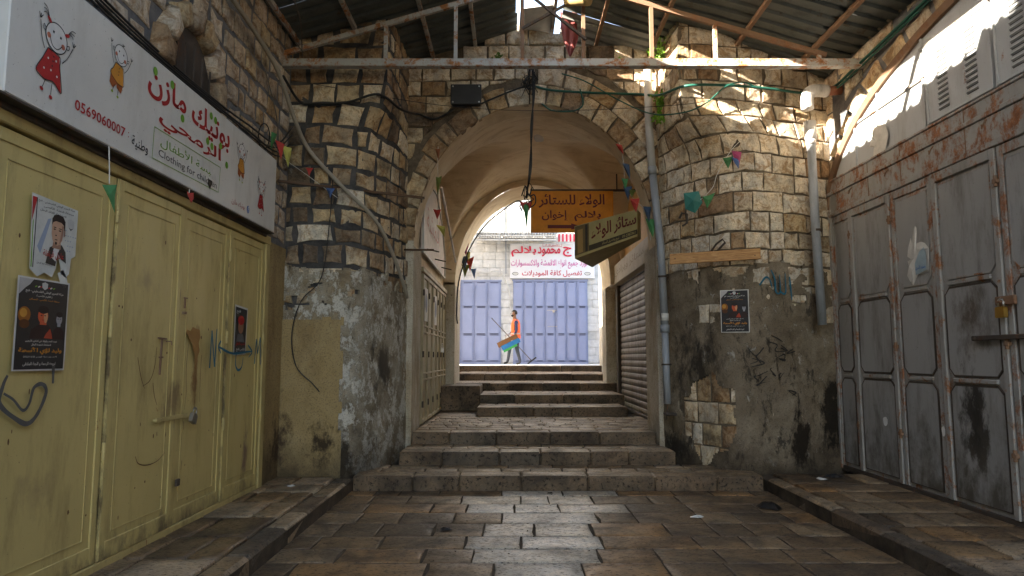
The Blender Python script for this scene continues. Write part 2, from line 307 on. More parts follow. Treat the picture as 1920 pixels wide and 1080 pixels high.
# ------------------------------------------------------------------ lettering: Arabic shaped by hand into presentation forms
_A = {'ا': (0xFE8D, 2), 'أ': (0xFE83, 2), 'إ': (0xFE87, 2), 'آ': (0xFE81, 2), 'ب': (0xFE8F, 4), 'ة': (0xFE93, 2), 'ت': (0xFE95, 4), 'ث': (0xFE99, 4), 'ج': (0xFE9D, 4),
      'ح': (0xFEA1, 4), 'خ': (0xFEA5, 4), 'د': (0xFEA9, 2), 'ذ': (0xFEAB, 2), 'ر': (0xFEAD, 2), 'ز': (0xFEAF, 2), 'س': (0xFEB1, 4), 'ش': (0xFEB5, 4), 'ص': (0xFEB9, 4),
      'ض': (0xFEBD, 4), 'ط': (0xFEC1, 4), 'ظ': (0xFEC5, 4), 'ع': (0xFEC9, 4), 'غ': (0xFECD, 4), 'ف': (0xFED1, 4), 'ق': (0xFED5, 4), 'ك': (0xFED9, 4), 'ل': (0xFEDD, 4),
      'م': (0xFEE1, 4), 'ن': (0xFEE5, 4), 'ه': (0xFEE9, 4), 'و': (0xFEED, 2), 'ى': (0xFEEF, 2), 'ي': (0xFEF1, 4), 'ؤ': (0xFE85, 2), 'ئ': (0xFE89, 4), 'ء': (0xFE80, 1),
      'ـ': (0x640, 5), '\ue000': (0xFEFB, 2), '\ue001': (0xFEF7, 2), '\ue002': (0xFEF9, 2)}
def shape_arabic(s):
    s = s.replace('لا', '\ue000').replace('لأ', '\ue001').replace('لإ', '\ue002'); out = []
    for i, ch in enumerate(s):
        if ch not in _A: out.append(ch); continue
        base, k = _A[ch]
        if k == 5: out.append('ـ'); continue
        if k == 1: out.append(ch); continue
        prv = i > 0 and s[i - 1] in _A and _A[s[i - 1]][1] >= 4 and k > 1
        nxt = i < len(s) - 1 and s[i + 1] in _A and _A[s[i + 1]][1] > 1 and k >= 4
        out.append(chr(base + (3 if prv and nxt else 2 if nxt else 1 if prv else 0)))
    r = ''.join(out)[::-1]; toks = []; cur = ''
    for ch in r:                                        # numbers keep their own order
        if ch.isdigit() or ch in '/.': cur += ch
        else:
            if cur: toks.append(cur[::-1]); cur = ''
            toks.append({'(': ')', ')': '('}.get(ch, ch))
    if cur: toks.append(cur[::-1])
    return ''.join(toks)
def lettering(text, mp, s0, t0, s1, t1, mat, parent, d=.004, bold=.0, thick=0, name='lettering', skew=0):
    """fits one line of text into the box s0..s1 x t0..t1 of the surface mp"""
    ar = any('\u0600' <= c <= '\u06ff' for c in text)
    c = bpy.data.curves.new('text', 'FONT'); c.body = shape_arabic(text) if ar else text; c.resolution_u = 2; c.offset = bold
    c.fill_mode = 'FRONT' if thick == 0 else 'BOTH'
    if thick: c.extrude = .5
    o = bpy.data.objects.new('text', c); COL.objects.link(o); bpy.context.view_layer.update()
    me = bpy.data.meshes.new_from_object(o.evaluated_get(bpy.context.evaluated_depsgraph_get()))
    vs = [v.co.copy() for v in me.vertices]; fs = [tuple(p.vertices) for p in me.polygons]
    bpy.data.objects.remove(o); bpy.data.curves.remove(c); bpy.data.meshes.remove(me)
    if not vs: return None
    x0 = min(v.x for v in vs); x1 = max(v.x for v in vs); y0 = min(v.y for v in vs); y1 = max(v.y for v in vs)
    out = []
    for v in vs:
        a = (v.x - x0) / (x1 - x0); b = (v.y - y0) / (y1 - y0)
        out.append(mp(s0 + (s1 - s0) * a + skew * b, t0 + (t1 - t0) * b, d + (v.z + .5) * thick if thick else d))
    return mk(name, out, fs, mat, parent)
# ------------------------------------------------------------------ stones
def clip(poly, a, b, c):                               # keep a*u + b*v <= c
    out = []
    for i in range(len(poly)):
        p, q = poly[i], poly[(i + 1) % len(poly)]; fp = a * p[0] + b * p[1] - c; fq = a * q[0] + b * q[1] - c
        if fp <= 0: out.append(p)
        if fp * fq < 0: t = fp / (fp - fq); out.append((p[0] + (q[0] - p[0]) * t, p[1] + (q[1] - p[1]) * t))
    return out
def area(poly): return .5 * sum(p[0] * q[1] - q[0] * p[1] for p, q in zip(poly, poly[1:] + poly[:1]))
def slab(mp, poly, mat, parent, rng, name='stone', proud=.02, bevel=.014, rag=.008, back=.04, relief=.008, seg=.16, smooth=True):
    """one stone: ragged outline, rounded arrises, uneven face; mp(u,v,d) puts it on its wall"""
    if area(poly) < 0: poly = poly[::-1]
    if area(poly) < .0015: return None
    P = []
    for p, q in zip(poly, poly[1:] + poly[:1]):
        L = math.hypot(q[0] - p[0], q[1] - p[1])
        if L < .012: continue
        n = max(1, min(3, round(L / seg))); nx, ny = (q[1] - p[1]) / L, -(q[0] - p[0]) / L
        for k in range(n):
            t = k / n; j = -abs(rng.gauss(0, rag)) if k else 0
            P.append((p[0] + (q[0] - p[0]) * t + nx * j, p[1] + (q[1] - p[1]) * t + ny * j, k == 0))
    n = len(P)
    if n < 3: return None
    cx = sum(p[0] for p in P) / n; cy = sum(p[1] for p in P) / n; R0 = min(math.hypot(p[0] - cx, p[1] - cy) for p in P)
    def inset(p, e, corner): 
        dx, dy = cx - p[0], cy - p[1]; L = math.hypot(dx, dy) or 1; e = min(e * (1.5 if p[2] else 1), L * .6) * (corner if p[2] else 1); return (p[0] + dx / L * e, p[1] + dy / L * e)
    r0 = [inset(p, bevel * .2, 1.0) for p in P]; r1 = [inset(p, bevel * 1.1, 1.0) for p in P]; r2 = [inset(p, R0 * .42 + .01, 1) for p in P]
    vs = [mp(x, y, -back) for x, y in r0] + [mp(x, y, proud * .35 + 0) for x, y in r0]
    vs += [mp(x, y, proud - .15 * relief + rng.uniform(-.35, .15) * relief) for x, y in r1] + [mp(x, y, proud + rng.uniform(-.7, .8) * relief) for x, y in r2] + [mp(cx, cy, proud + rng.uniform(-.5, .9) * relief)]
    fs = []
    for k in range(3):
        for i in range(n): fs.append((k * n + i, k * n + (i + 1) % n, (k + 1) * n + (i + 1) % n, (k + 1) * n + i))
    for i in range(n): fs.append((3 * n + i, 3 * n + (i + 1) % n, 4 * n))
    return mk(name, vs, fs, mat() if callable(mat) else mat, parent, smooth=smooth)
def warped(mp, k=1.0): return lambda u, v, d=0: mp(u + .014 * k * noise.noise((u * 1.9, v * 2.3, 4.4)), v + .030 * k * noise.noise((u * 1.1, v * .9, 9.1)) + .010 * k * noise.noise((u * 4, v * 3, 2.2)), d)
def courses(rng, u0, u1, z0, z1, hs, ws, gap=.012, wob=.006, slope=0):
    """quads of irregular coursed masonry"""
    out = []; z = z0
    while z < z1 - .06:
        h = min(rng.uniform(*hs), z1 - z)
        if z1 - (z + h) < hs[0] * .5: h = z1 - z
        u = u0 - rng.uniform(0, ws[0]) * 0
        first = True
        while u < u1 - .03:
            w = rng.uniform(*ws) * (rng.uniform(.5, 1) if first else 1) * (1.45 if rng.random() < .12 else .72 if rng.random() < .15 else 1); first = False
            if u1 - (u + w) < ws[0] * .6: w = u1 - u
            g = gap * rng.uniform(.6, 1.4) / 2; j = lambda: rng.uniform(-wob, wob)
            q = [(u + g + j(), z + g + j()), (u + w - g + j(), z + g + j()), (u + w - g + j(), z + h - g + j()), (u + g + j(), z + h - g + j())]
            out.append(q); u += w
        z += h
    return out
def surface(name, mp, u0, u1, v0, v1, du, mat, parent, amp=.01, scale=1.5, keep=None, thick=None, seed=0, flip=False):
    nu = max(1, int((u1 - u0) / du)); nv = max(1, int((v1 - v0) / du)); vs = []; fs = []
    for j in range(nv + 1):
        for i in range(nu + 1):
            u = u0 + (u1 - u0) * i / nu; v = v0 + (v1 - v0) * j / nv
            d = amp * (noise.noise((u * scale + seed, v * scale, seed)) + .5 * noise.noise((u * scale * 3, v * scale * 3, seed + 5)))
            vs.append(mp(u, v, d))
    gone = set()
    for j in range(nv):
        for i in range(nu):
            if keep and not keep(u0 + (u1 - u0) * (i + .5) / nu, v0 + (v1 - v0) * (j + .5) / nv): gone.add((i, j)); continue
            a = j * (nu + 1) + i; fs.append((a, a + 1, a + nu + 2, a + nu + 1))
    if thick:                                           # give broken edges their thickness
        n0 = len(vs); back = {}
        def bk(k):
            if k not in back:
                j, i = divmod(k, nu + 1); back[k] = len(vs); vs.append(mp(u0 + (u1 - u0) * i / nu, v0 + (v1 - v0) * j / nv, -thick))
            return back[k]
        have = {(i, j) for j in range(nv) for i in range(nu)} - gone
        for i, j in list(have):
            a = j * (nu + 1) + i
            for (ni, nj, p, q) in ((i - 1, j, a + nu + 1, a), (i + 1, j, a + 1, a + nu + 2), (i, j - 1, a, a + 1), (i, j + 1, a + nu + 2, a + nu + 1)):
                if (ni, nj) not in have: fs.append((p, bk(p), bk(q), q))
    return mk(name, vs, fs, mat, parent, smooth=not keep)
# ================================================================== LARGE STRUCTURE
rng = random.Random(11)
FR = lambda y: plane((0, y, 0), (1, 0, 0), (0, 0, 1), (0, -1, 0))         # frontal plane: (x, z, proud)
LW = lambda x: plane((x, 0, 0), (0, 1, 0), (0, 0, 1), (1, 0, 0))          # wall on the left: (y, z, proud)
RW = lambda x: plane((x, 0, 0), (0, 1, 0), (0, 0, 1), (-1, 0, 0))         # wall on the right: (y, z, proud)
FL = lambda z: plane((0, 0, z), (1, 0, 0), (0, 1, 0), (0, 0, 1))          # floor: (x, y, up)
def roof_z(x): return 5.66 + .3 * (x + 2.95) if x < .5 else 5.66 + .3 * 3.45 - .3 * (x - .5)
# ---- ground
g = MB().box(-80, 80, -60, 10.3, -.4, -.03).box(-80, 80, 10.3, 20.6, -.4, -.03)
tag(g.build('ground', M['joint']), 'dirty brown ground under the paving', kind='structure')
paving = thing('pavement', 'worn brown and pale flagstone paving of the covered street', None, kind='structure')
surface('joint_bed', FL(-.009), -1.97, 3.12, -2, 8.47, .12, M['joint'], paving, amp=.003, scale=3)
rows = courses(rng, -1.95, 3.08, 2.4, 8.43, (.36, .5), (.36, .74), gap=.012, wob=.006)
for q in rows:
    cx = sum(p[0] for p in q) / 4; cy = sum(p[1] for p in q) / 4
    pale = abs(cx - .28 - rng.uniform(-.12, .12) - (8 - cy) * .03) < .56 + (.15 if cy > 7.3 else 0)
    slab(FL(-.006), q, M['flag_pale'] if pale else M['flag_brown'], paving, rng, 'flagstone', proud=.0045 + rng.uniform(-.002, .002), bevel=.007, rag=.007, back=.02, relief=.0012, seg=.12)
def sidewalk(x0, x1, kx, label, groovy):
    t = thing('sidewalk', label, None, kind='structure')
    MB().box(min(x0, x1), max(x0, x1), -3, 8.6 if x0 < 0 else 8.9, -.02, .118).build('kerb_core', M['joint'], t)
    a, b = (x0, kx) if x0 < 0 else (kx, x1)
    y = 1.6
    while y < 8.4:                                     # kerb stones
        L = min(rng.uniform(.5, .95), 8.44 - y) if y < 7.9 else 8.44 - y; k0, k1 = (kx, x1) if x0 < 0 else (x0, kx)
        b_ = MB().bbox(k0 + .004, k1 - .004 if x0 < 0 else k1, y + .005, y + L - .005, -.02, .148 + rng.uniform(-.006, .004), .022)
        b_.v = [(v[0] + rng.uniform(-.007, .007), v[1], v[2] + rng.uniform(-.005, .003)) for v in b_.v]
        b_.build('kerb_stone', M['step_stone'] if rng.random() < .6 else M['riser_stone'], t, smooth=False); y += L
    for q in courses(rng, a + .01, b - .01, 1.6, 8.5 if x0 < 0 else 8.75, (.42, .7), (.32, .55), gap=.016, wob=.008):
        slab(FL(.124), q, M['flag_brown'] if rng.random() < .6 else M['step_stone'], t, rng, 'paving_slab', proud=.026 + rng.uniform(-.004, .002), bevel=.01, rag=.006, back=.02, relief=.003, seg=.3)
    return t
sidewalk(-2.93, -1.93, -2.13, 'raised stone sidewalk with chipped kerb in front of the yellow doors', 0)
sidewalk(3.08, 4.42, 3.24, 'raised stone sidewalk in front of the grey arched doors', 1)
# ---- stairs
def step(x0, x1, y0, y1, z0, z1, parent, w=(.5, .8), nose=.34, front='riser_stone'):
    s = MB().box(x0 + .01, x1 - .01, y0 + .03, y1, z0 - .05, z1 - .025).build('step', M['joint'], parent)
    x = x0
    while x < x1 - .05:
        L = rng.uniform(*w)
        if x1 - x - L < .3: L = x1 - x
        j = rng.uniform(-.006, .006)
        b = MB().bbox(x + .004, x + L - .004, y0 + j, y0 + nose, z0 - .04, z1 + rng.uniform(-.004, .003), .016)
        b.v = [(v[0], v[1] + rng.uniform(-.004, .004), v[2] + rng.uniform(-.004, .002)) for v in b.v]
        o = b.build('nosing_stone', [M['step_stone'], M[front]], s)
        me = o.data; me.polygons.foreach_set('material_index', [1 if p.normal.y < -.6 else 0 for p in me.polygons]); x += L  # front faces take the darker stone, the rest the tread stone
    if y1 - (y0 + nose) > .12:
        for q in courses(rng, x0 + .005, x1 - .005, y0 + nose + .004, y1, (.2, .34), (.3, .62), gap=.012, wob=.006):
            slab(FL(z1 - .026), q, M['step_stone'], s, rng, 'tread_stone', proud=.024 + rng.uniform(-.003, .002), bevel=.008, rag=.005, back=.015, relief=.003, seg=.3)
    return s
stairs = thing('stairs', 'worn stone stairs climbing through the archway to the bright square', None, kind='structure')
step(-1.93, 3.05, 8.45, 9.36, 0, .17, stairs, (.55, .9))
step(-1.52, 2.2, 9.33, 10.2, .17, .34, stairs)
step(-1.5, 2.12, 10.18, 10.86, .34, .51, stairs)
L3 = MB().box(-1.6, 2.6, 10.8, 15.7, .1, .484).build('landing', M['joint'], stairs)
for q in courses(rng, -1.55, 2.5, 10.86, 12.85, (.13, .17), (.22, .42), gap=.01, wob=.004):
    slab(FL(.486), q, M['step_stone'], L3, rng, 'tread_stone', proud=.024 + rng.uniform(-.003, .002), bevel=.006, rag=.004, back=.012, relief=.002, seg=.5)
slab(FL(.486), [(-1.55, 12.87), (-.68, 12.87), (-.68, 14.2), (-1.55, 14.2)], M['step_stone'], L3, rng, 'tread_stone')
step(-.66, 2.16, 12.87, 13.98, .51, .68, stairs, (.7, 1.1))
step(-.66, 2.28, 13.95, 15.65, .68, .85, stairs, (.7, 1.1))
MB().bbox(-1.5, -.665, 14.2, 15.64, .5, 1.015, .02).build('side_block', M['riser_stone'], stairs)
step(-1.5, 2.46, 15.6, 17.4, .85, 1.02, stairs, (.8, 1.2))
step(-1.5, 2.55, 17.35, 20.1, 1.02, 1.19, stairs, (.8, 1.2))
step(-1.6, 2.7, 20.05, 20.9, 1.19, 1.36, stairs, (.8, 1.3))
sq = thing('square_paving', 'pale sunlit stone paving of the square behind the arch', None, kind='structure')
MB().box(-30, 30, 20.8, 24.6, .9, 1.345).build('paving_base', M['far_joint'], sq)
for q in courses(rng, -2.5, 3.6, 20.9, 24.5, (.4, .6), (.5, .9), gap=.014): slab(FL(1.345), q, M['far_stone'], sq, rng, 'paving_slab', proud=.018, bevel=.008, back=.01, relief=.002, seg=.5)
# ---- curved front walls that run into the arch
class Path:
    def __init__(s, pts, n=10):
        s.p = curve_pts([(x, y, 0) for x, y in pts], n); s.c = [0]
        for a, b in zip(s.p, s.p[1:]): s.c.append(s.c[-1] + (b - a).length)
        s.L = s.c[-1]
    def at(s, f):
        L = max(0, min(1, f)) * s.L; i = 0
        while i < len(s.c) - 2 and s.c[i + 1] < L: i += 1
        t = (L - s.c[i]) / max(1e-6, s.c[i + 1] - s.c[i]); a, b = s.p[i], s.p[i + 1]; d = (b - a).normalized()
        return a.lerp(b, t) + d * ((f - max(0, min(1, f))) * s.L), Vector((d.y, -d.x, 0))
def corner_wall(A, B, z0=4.35, z1=5.1):
    A, B = Path(A), Path(B)
    def mp(u, z, d=0):
        k = max(0, min(1, (z - z0) / (z1 - z0))); k = k * k * (3 - 2 * k); f = u / A.L
        if k > 0: k2 = max(0, min(1, k + .12 * math.sin(k * math.pi) * math.sin(f * 9))); 
        else: k2 = 0
        p, n = A.at(f); q, m = B.at(f)
        r = p.lerp(q, k2); nn = n.lerp(m, k2).normalized(); return Vector((r.x, r.y, z)) + nn * d
    return mp, A.L
mpL, LL = corner_wall([(-3.0, 8.55), (-2.5, 8.56), (-2.12, 8.62), (-1.9, 8.85), (-1.68, 9.5), (-1.56, 10.04)], [(-3.0, 8.56), (-2.3, 8.57), (-1.68, 8.6), (-1.62, 8.65), (-1.59, 9.3), (-1.57, 10.04)])
mpR, LR = corner_wall([(2.2, 10.04), (2.38, 9.68), (2.68, 9.16), (2.88, 8.92), (3.3, 8.88), (4.5, 9.34)], [(2.17, 10.04), (2.22, 9.5), (2.27, 8.98), (2.36, 8.93), (3.3, 9.05), (4.5, 9.34)])
def front_wall(mp, L, ztop, label, stone, mort, gap, hs, ws, zlow, seed, prd=.012, bev=.010):
    w = thing('stone_wall', label, 'wall'); r = random.Random(seed)
    surface('mortar', mp, 0, L, 0, 6.6, .09, M[mort], w, amp=.008, scale=4)
    n = 0; wm = warped(mp)
    for q in courses(r, 0, L, zlow - .5, 6.3, hs, ws, gap=gap, wob=gap * .35 + .004):
        cx = sum(p[0] for p in q) / 4; cz = sum(p[1] for p in q) / 4; P = mp(cx, cz)
        if cz > roof_z(P.x) + .25: continue
        slab(wm, q, stone(P, r), w, r, 'stone', proud=prd + (r.uniform(.004, .014) if r.random() < .3 else 0) + r.uniform(-.005, .009), bevel=bev, rag=.010, back=.03, relief=.009, seg=.12, smooth=False); n += 1
    return w
def st_left(P, r): return M['stone_warm'] if r.random() < .72 else M['stone_dark'] if r.random() < .6 else M['stone_pale']
def st_right(P, r): return M['stone_pale'] if r.random() < .78 + .1 * (P.x > 3.2) else M['stone_warm']
wallL = front_wall(mpL, LL, 6, 'brown stone wall with thick dark mortar and lower plaster, left of the arch', st_left, 'mortar_dark', .046, (.235, .29), (.2, .43), 2.5, 3, .010, .007)
wallR = front_wall(mpR, LR, 6, 'pale stone wall with sooty lower plaster, right of the arch', st_right, 'mortar_tan', .012, (.225, .28), (.19, .40), 2.55, 5, .012, .007)
# plaster over the lower part, broken at the top and where it has fallen off
def ragged(base, seed, a=.12): return lambda u, v: v < base + a * noise.noise((u * 2.2, seed, 0)) + .07 * noise.noise((u * 8, v * 5, seed)) and not (v > base - .55 and noise.noise((u * 3.1, v * 3.7, seed + 3)) + .5 * noise.noise((u * 9, v * 9, seed)) > .52 - .45 * (v - base + .55))
topL = ragged(2.73, 1.5); topR = ragged(2.80, 4.5, .16)
surface('plaster', lambda u, v, d=0: mpL(u, v, d + .034), -.02, LL, 0, 3.0, .03, M['plaster_left'], wallL, amp=.014, scale=1.8, keep=topL, thick=.04, seed=2)
surface('plaster_patch', lambda u, v, d=0: mpL(u, v, d + .052), .05, 1.02, 0, 2.35, .035, M['plaster_ochre'], wallL, amp=.01, scale=1.4, keep=lambda u, v: v < 2.08 + .03 * noise.noise((u * 5, 3, 0)) and u < .86 + .06 * noise.noise((v * 3, 7, 0)), thick=.02, seed=8)
def holeR(u, v):
    if not topR(u, v): return False
    P = mpR(u, v); e = ((P.x - 2.66) / .27) ** 2 + ((v - .80) / .48) ** 2 + 1.1 * noise.noise((u * 4, v * 4, 3.3)); return e > 1
surface('plaster', lambda u, v, d=0: mpR(u, v, d + .028), 0, LR, 0, 3.1, .025, M['plaster_right'], wallR, amp=.02, scale=1.9, keep=holeR, thick=.05, seed=4)
r5 = random.Random(9)
for q in courses(r5, .45, 1.85, .12, 1.45, (.28, .34), (.2, .36), gap=.012): slab(mpR, q, M['stone_warm'] if r5.random() < .7 else M['stone_pale'], wallR, r5, 'stone', proud=.010, bevel=.012, relief=.01)
# ---- arch wall
AX, AW, AZ, AR = .335, 1.79, 3.25, 2.16
def arch_pt(t, e=0): return (AX + (AW + e) * math.cos(t), AZ + (AR + e) * math.sin(t))
arch = thing('arch_wall', 'stone wall with a tall rounded arch of voussoirs above the stairs', 'wall')
fa = FR(10.0)
def in_arch(x, z, e=0):
    if z < AZ: return abs(x - AX) < AW + e
    return ((x - AX) / (AW + e)) ** 2 + ((z - AZ) / (AR + e)) ** 2 < 1
surface('mortar', fa, -1.66, 2.3, 3.2, 6.5, .06, M['mortar_tan'], arch, amp=.006, scale=4, keep=lambda x, z: not in_arch(x, z, .05) and z < 6.3, thick=.3)
for side, (xa, xb) in enumerate(((-1.64, AX - AW), (AX + AW, 2.27))):          # jambs
    MB().box(xa, xb, 9.985, 10.86, 0, 3.32).build('jamb', M['plaster_jamb'], arch)
rs = random.Random(21)
n = 21; ja = [0] + [rs.uniform(-.012, .012) for _ in range(n - 1)] + [0]
for i in range(n):
    a0 = math.pi * (i / n + ja[i]) + .004; a1 = math.pi * ((i + 1) / n + ja[i + 1]) - .004; th = .30 if a0 < 1.55 else .29 + rs.uniform(-.06, .05)
    q = [arch_pt(a0), arch_pt(a0, th), arch_pt((a0 + a1) / 2, th + .01), arch_pt(a1, th), arch_pt(a1), arch_pt((a0 + a1) / 2)]
    slab(fa, q, M['stone_warm'] if rs.random() < .5 or a0 > 1.7 else M['stone_pale'], arch, rs, 'voussoir', proud=.02 + rs.uniform(-.008, .01), bevel=.008, rag=.012, relief=.010, seg=.14, back=.1, smooth=False)
for i in range(8):
    a0 = .05 + 1.5 * (i / 8) + .006; a1 = .05 + 1.5 * ((i + 1) / 8) - .006
    q = [arch_pt(a0, .312), arch_pt(a0, .60), arch_pt(a1, .60), arch_pt(a1, .312)]
    slab(fa, clip(clip(q, 1, 0, 2.2), 0, 1, 6.2), M['stone_pale'] if rs.random() < .5 else M['stone_warm'], arch, rs, 'voussoir', proud=.024, bevel=.015, rag=.01, relief=.012, seg=.2)
for q in courses(rs, -1.62, 2.2, 3.35, 6.34, (.22, .27), (.22, .44), gap=.013, wob=.006):
    cx = sum(p[0] for p in q) / 4; cz = sum(p[1] for p in q) / 4
    if cx < -.75 and cz > 5.95: continue
    t = math.atan2((cz - AZ) / AR, (cx - AX) / AW); e = .612 if 0 < t < 1.5 else .33
    for tt in (t - .2, t, t + .2):
        if cz < AZ: break
        x, z = arch_pt(tt, e); nx, nz = math.cos(tt) / (AW + e), math.sin(tt) / (AR + e); L = math.hypot(nx, nz); nx /= L; nz /= L
        q = clip(q, -nx, -nz, -(nx * x + nz * z))
        if len(q) < 3: break
    if len(q) >= 3 and abs(area(q)) > .006:
        slab(warped(fa, .6), q, M['stone_pale'] if (cz > 5.6 or cx > 1.2) and rs.random() < .8 else M['stone_warm'] if rs.random() < .6 else M['stone_dark'], arch, rs, 'stone', proud=.022 + rs.uniform(-.006, .012), bevel=.008, rag=.009, relief=.010, seg=.13, smooth=False)
for x0, x1 in ((-.42, -.1), (-.09, .25), (.26, .8)): slab(fa, [(x0, 6.35), (x1, 6.35), (x1, 6.56 + .1 * (x0 < 0) - .04 * (x0 > .2)), (x0, 6.58 + .1 * (x0 < 0))], M['stone_pale'], arch, rs, 'stone', proud=.03, back=.3)
# soffit of the arch and vault
vault = thing('vaulted_passage', 'tan plastered cross vault over the stairs behind the arch', 'vault')
vs = []; fs = []; N = 40
for k, y in enumerate((9.99, 10.2, 10.5)):
    for i in range(N + 1):
        x, z = arch_pt(math.pi * i / N, .02 * noise.noise((i * .6, k, 1))); vs.append((x, y, z))
for k in range(2):
    for i in range(N): a = k * (N + 1) + i; fs.append((a, a + 1, a + N + 2, a + N + 1))
mk('arch_soffit', vs, fs, M['vault'], vault, smooth=True)
BX, BW, BZ, BR = .475, 1.985, 3.2, 2.36
def h1(x): return BZ + BR * math.sqrt(max(0, 1 - ((x - BX) / BW) ** 2))
def h2(y): return BZ + (BR - .02) * max(0, 1 - abs((y - 12.75) / 2.26) ** 1.75) ** .62
vs = []; fs = []; NX, NY = 72, 72
for j in range(NY + 1):
    for i in range(NX + 1):
        x = BX - BW * math.cos(math.pi * i / NX); y = 10.48 + 4.54 * j / NY
        a, b = h1(x), h2(y); k = .012; dome = .16 * max(0, 1 - ((x - BX) / BW) ** 2 - ((y - 12.75) / 2.27) ** 2); m = dome + max(a, b) + k * math.exp(-abs(a - b) / k) * .5
        vs.append((x, y, m + .02 * noise.noise((x * 1.3, y * 1.3, 0))))
for j in range(NY):
    for i in range(NX): a = j * (NX + 1) + i; fs.append((a, a + 1, a + NX + 2, a + NX + 1))
mk('cross_vault', vs, fs, M['vault'], vault, smooth=True)
# ring between arch soffit and the wider bay, ring at the back, back barrel
def ring(y, inner, outer, name, n=48):
    vs = [(*[inner(math.pi * i / n)[0]], y, inner(math.pi * i / n)[1]) for i in range(n + 1)] + [(outer(math.pi * i / n)[0], y, outer(math.pi * i / n)[1]) for i in range(n + 1)]
    return mk(name, vs, [(i, i + 1, n + 2 + i, n + 1 + i) for i in range(n)], M['vault'], vault)
bay = lambda t: (BX + (BW + .12) * math.cos(t), BZ + (BR + .12) * math.sin(t))
ring(10.5, lambda t: arch_pt(t), bay, 'front_ring')
CX, CW, CZ, CR = .46, 1.72, 3.2, 2.24
back = lambda t: (CX + CW * math.cos(t), CZ + CR * math.sin(t))
ring(15.0, back, bay, 'back_ring')
vs = []; fs = []
for k, y in enumerate((15.0, 15.5, 16.0, 16.45)):
    for i in range(49): x, z = back(math.pi * i / 48); vs.append((x, y, z + .015 * noise.noise((x * 2, y * 2, 4))))
for k in range(3):
    for i in range(48): a = k * 49 + i; fs.append((a, a + 1, a + 50, a + 49))
mk('back_barrel', vs, fs, M['vault'], vault, smooth=True)
surface('side_wall', LW(-1.52), 10.5, 15.05, .3, 5.6, .12, M['vault'], vault, amp=.015, scale=2, keep=lambda y, z: z < h2(y) + .05)
surface('side_wall', RW(2.46), 10.5, 15.05, .3, 5.6, .12, cmat('ochre_wash', (.62, .36, .11)), vault, amp=.015, scale=2, keep=lambda y, z: z < h2(y) + .05)
MB().box(-1.9, CX - CW, 15.0, 16.5, .3, 3.25).build('back_pier', M['plaster_jamb'], vault)
MB().box(CX + CW, 2.9, 15.86, 16.5, .3, 3.25).build('back_pier', M['plaster_jamb'], vault)
MB().box(2.44, 2.9, 15.0, 15.9, 3.1, 3.5).build('lintel', M['vault'], vault)
# flanking garden walls beyond the arch, then the building masses that shade the place
def mass(name, label, *boxes, mat='blank_building'):
    m = MB()
    for b in boxes: m.box(*b)
    return tag(m.build(name, M[mat]), label, 'building')
mass('building', 'plain masonry building above the vaulted passage', (-6.8, -1.63, 10.08, 16.48, -.1, 5.9), (2.47, 10, 10.08, 16.48, -.1, 8.2), (-1.63, 2.47, 10.25, 16.48, 5.72, 6.25), (-1.63, 2.47, 12.3, 16.46, 6.25, 6.6))
bl = MB().box(-2.1, -1.62, 16.6, 20.3, .2, 4.4).box(-40, -13, 10.1, 20.3, .2, 5.0)
bl.prism([(-30, 18.6, 10.2), (-30, 18.6, 5.2), (-13, 18.6, 5.2), (-12.9, 18.6, 9.0), (-11.8, 18.6, 8.0), (-10.6, 18.6, 6.6), (-9.6, 18.6, 4.95), (-1.62, 18.6, 4.95), (-1.62, 18.6, 10.2)], (0, 1.75, 0))  # made-up opening with sloped edge, shaped to let sun reach the square
tag(bl.build('building', M['blank_building']), 'plain unseen building left of the upper steps, its underside opened to let sun through', 'building')
rw = tag(surface('side_wall', RW(2.62), 16.5, 20.5, .8, 4.6, .2, M['plaster_jamb'], None, amp=.02), 'pale flaking plaster wall beside the upper steps', 'wall')
mass('building', 'plain building beyond the passage on the right of the upper steps', (2.64, 30, 16.5, 20.4, .2, 4.7))
mass('building', 'shop building behind the yellow doors, plus an added unseen block against the sun', (-14, -3.02, -14, 10, -.1, 6.75), (-4.9, -3.1, -30, 1.5, 6.7, 10.5))  # second box is added out of view to block sun behind the roof
mass('building', 'shop building behind the grey arched doors', (4.62, 16, -14, 10.06, -.1, 7.2))
# ---- side walls above the shop fronts
sideL = thing('stone_wall', 'stone wall with grey mortar above the children\'s clothing shop sign', 'wall')
MB().box(-3.0, -2.87, -10, 8.56, 2.95, 6.6).build('mortar', M['mortar_grey'], sideL)
MB().box(-3.0, -2.86, 7.86, 8.56, -.02, 2.96).build('pier', M['plaster_ochre'], sideL)
rs = random.Random(31); lw = LW(-2.87)
NY0, NZ0, NR = 5.82, 3.95, .42                          # niche
for q in courses(rs, 2.2, 8.5, 3.0, 5.75, (.2, .27), (.2, .4), gap=.042, wob=.02):
    cy = sum(p[0] for p in q) / 4; cz = sum(p[1] for p in q) / 4
    if abs(cy - NY0) < NR + .18 and cz < NZ0 + .05 or math.hypot(cy - NY0, (cz - NZ0) * .85) < NR + .28: continue
    if cz < 3.8 and cy < 7.6: continue
    slab(warped(lw, 1.6), q, M['stone_grey'] if rs.random() < .75 else M['stone_warm'], sideL, rs, 'stone', proud=.018 + rs.uniform(-.008, .01), bevel=.012, rag=.014, relief=.012, seg=.15, smooth=False)
niche = thing('arched_window', 'small arched window niche with rusty grille above the shop sign', 'window')
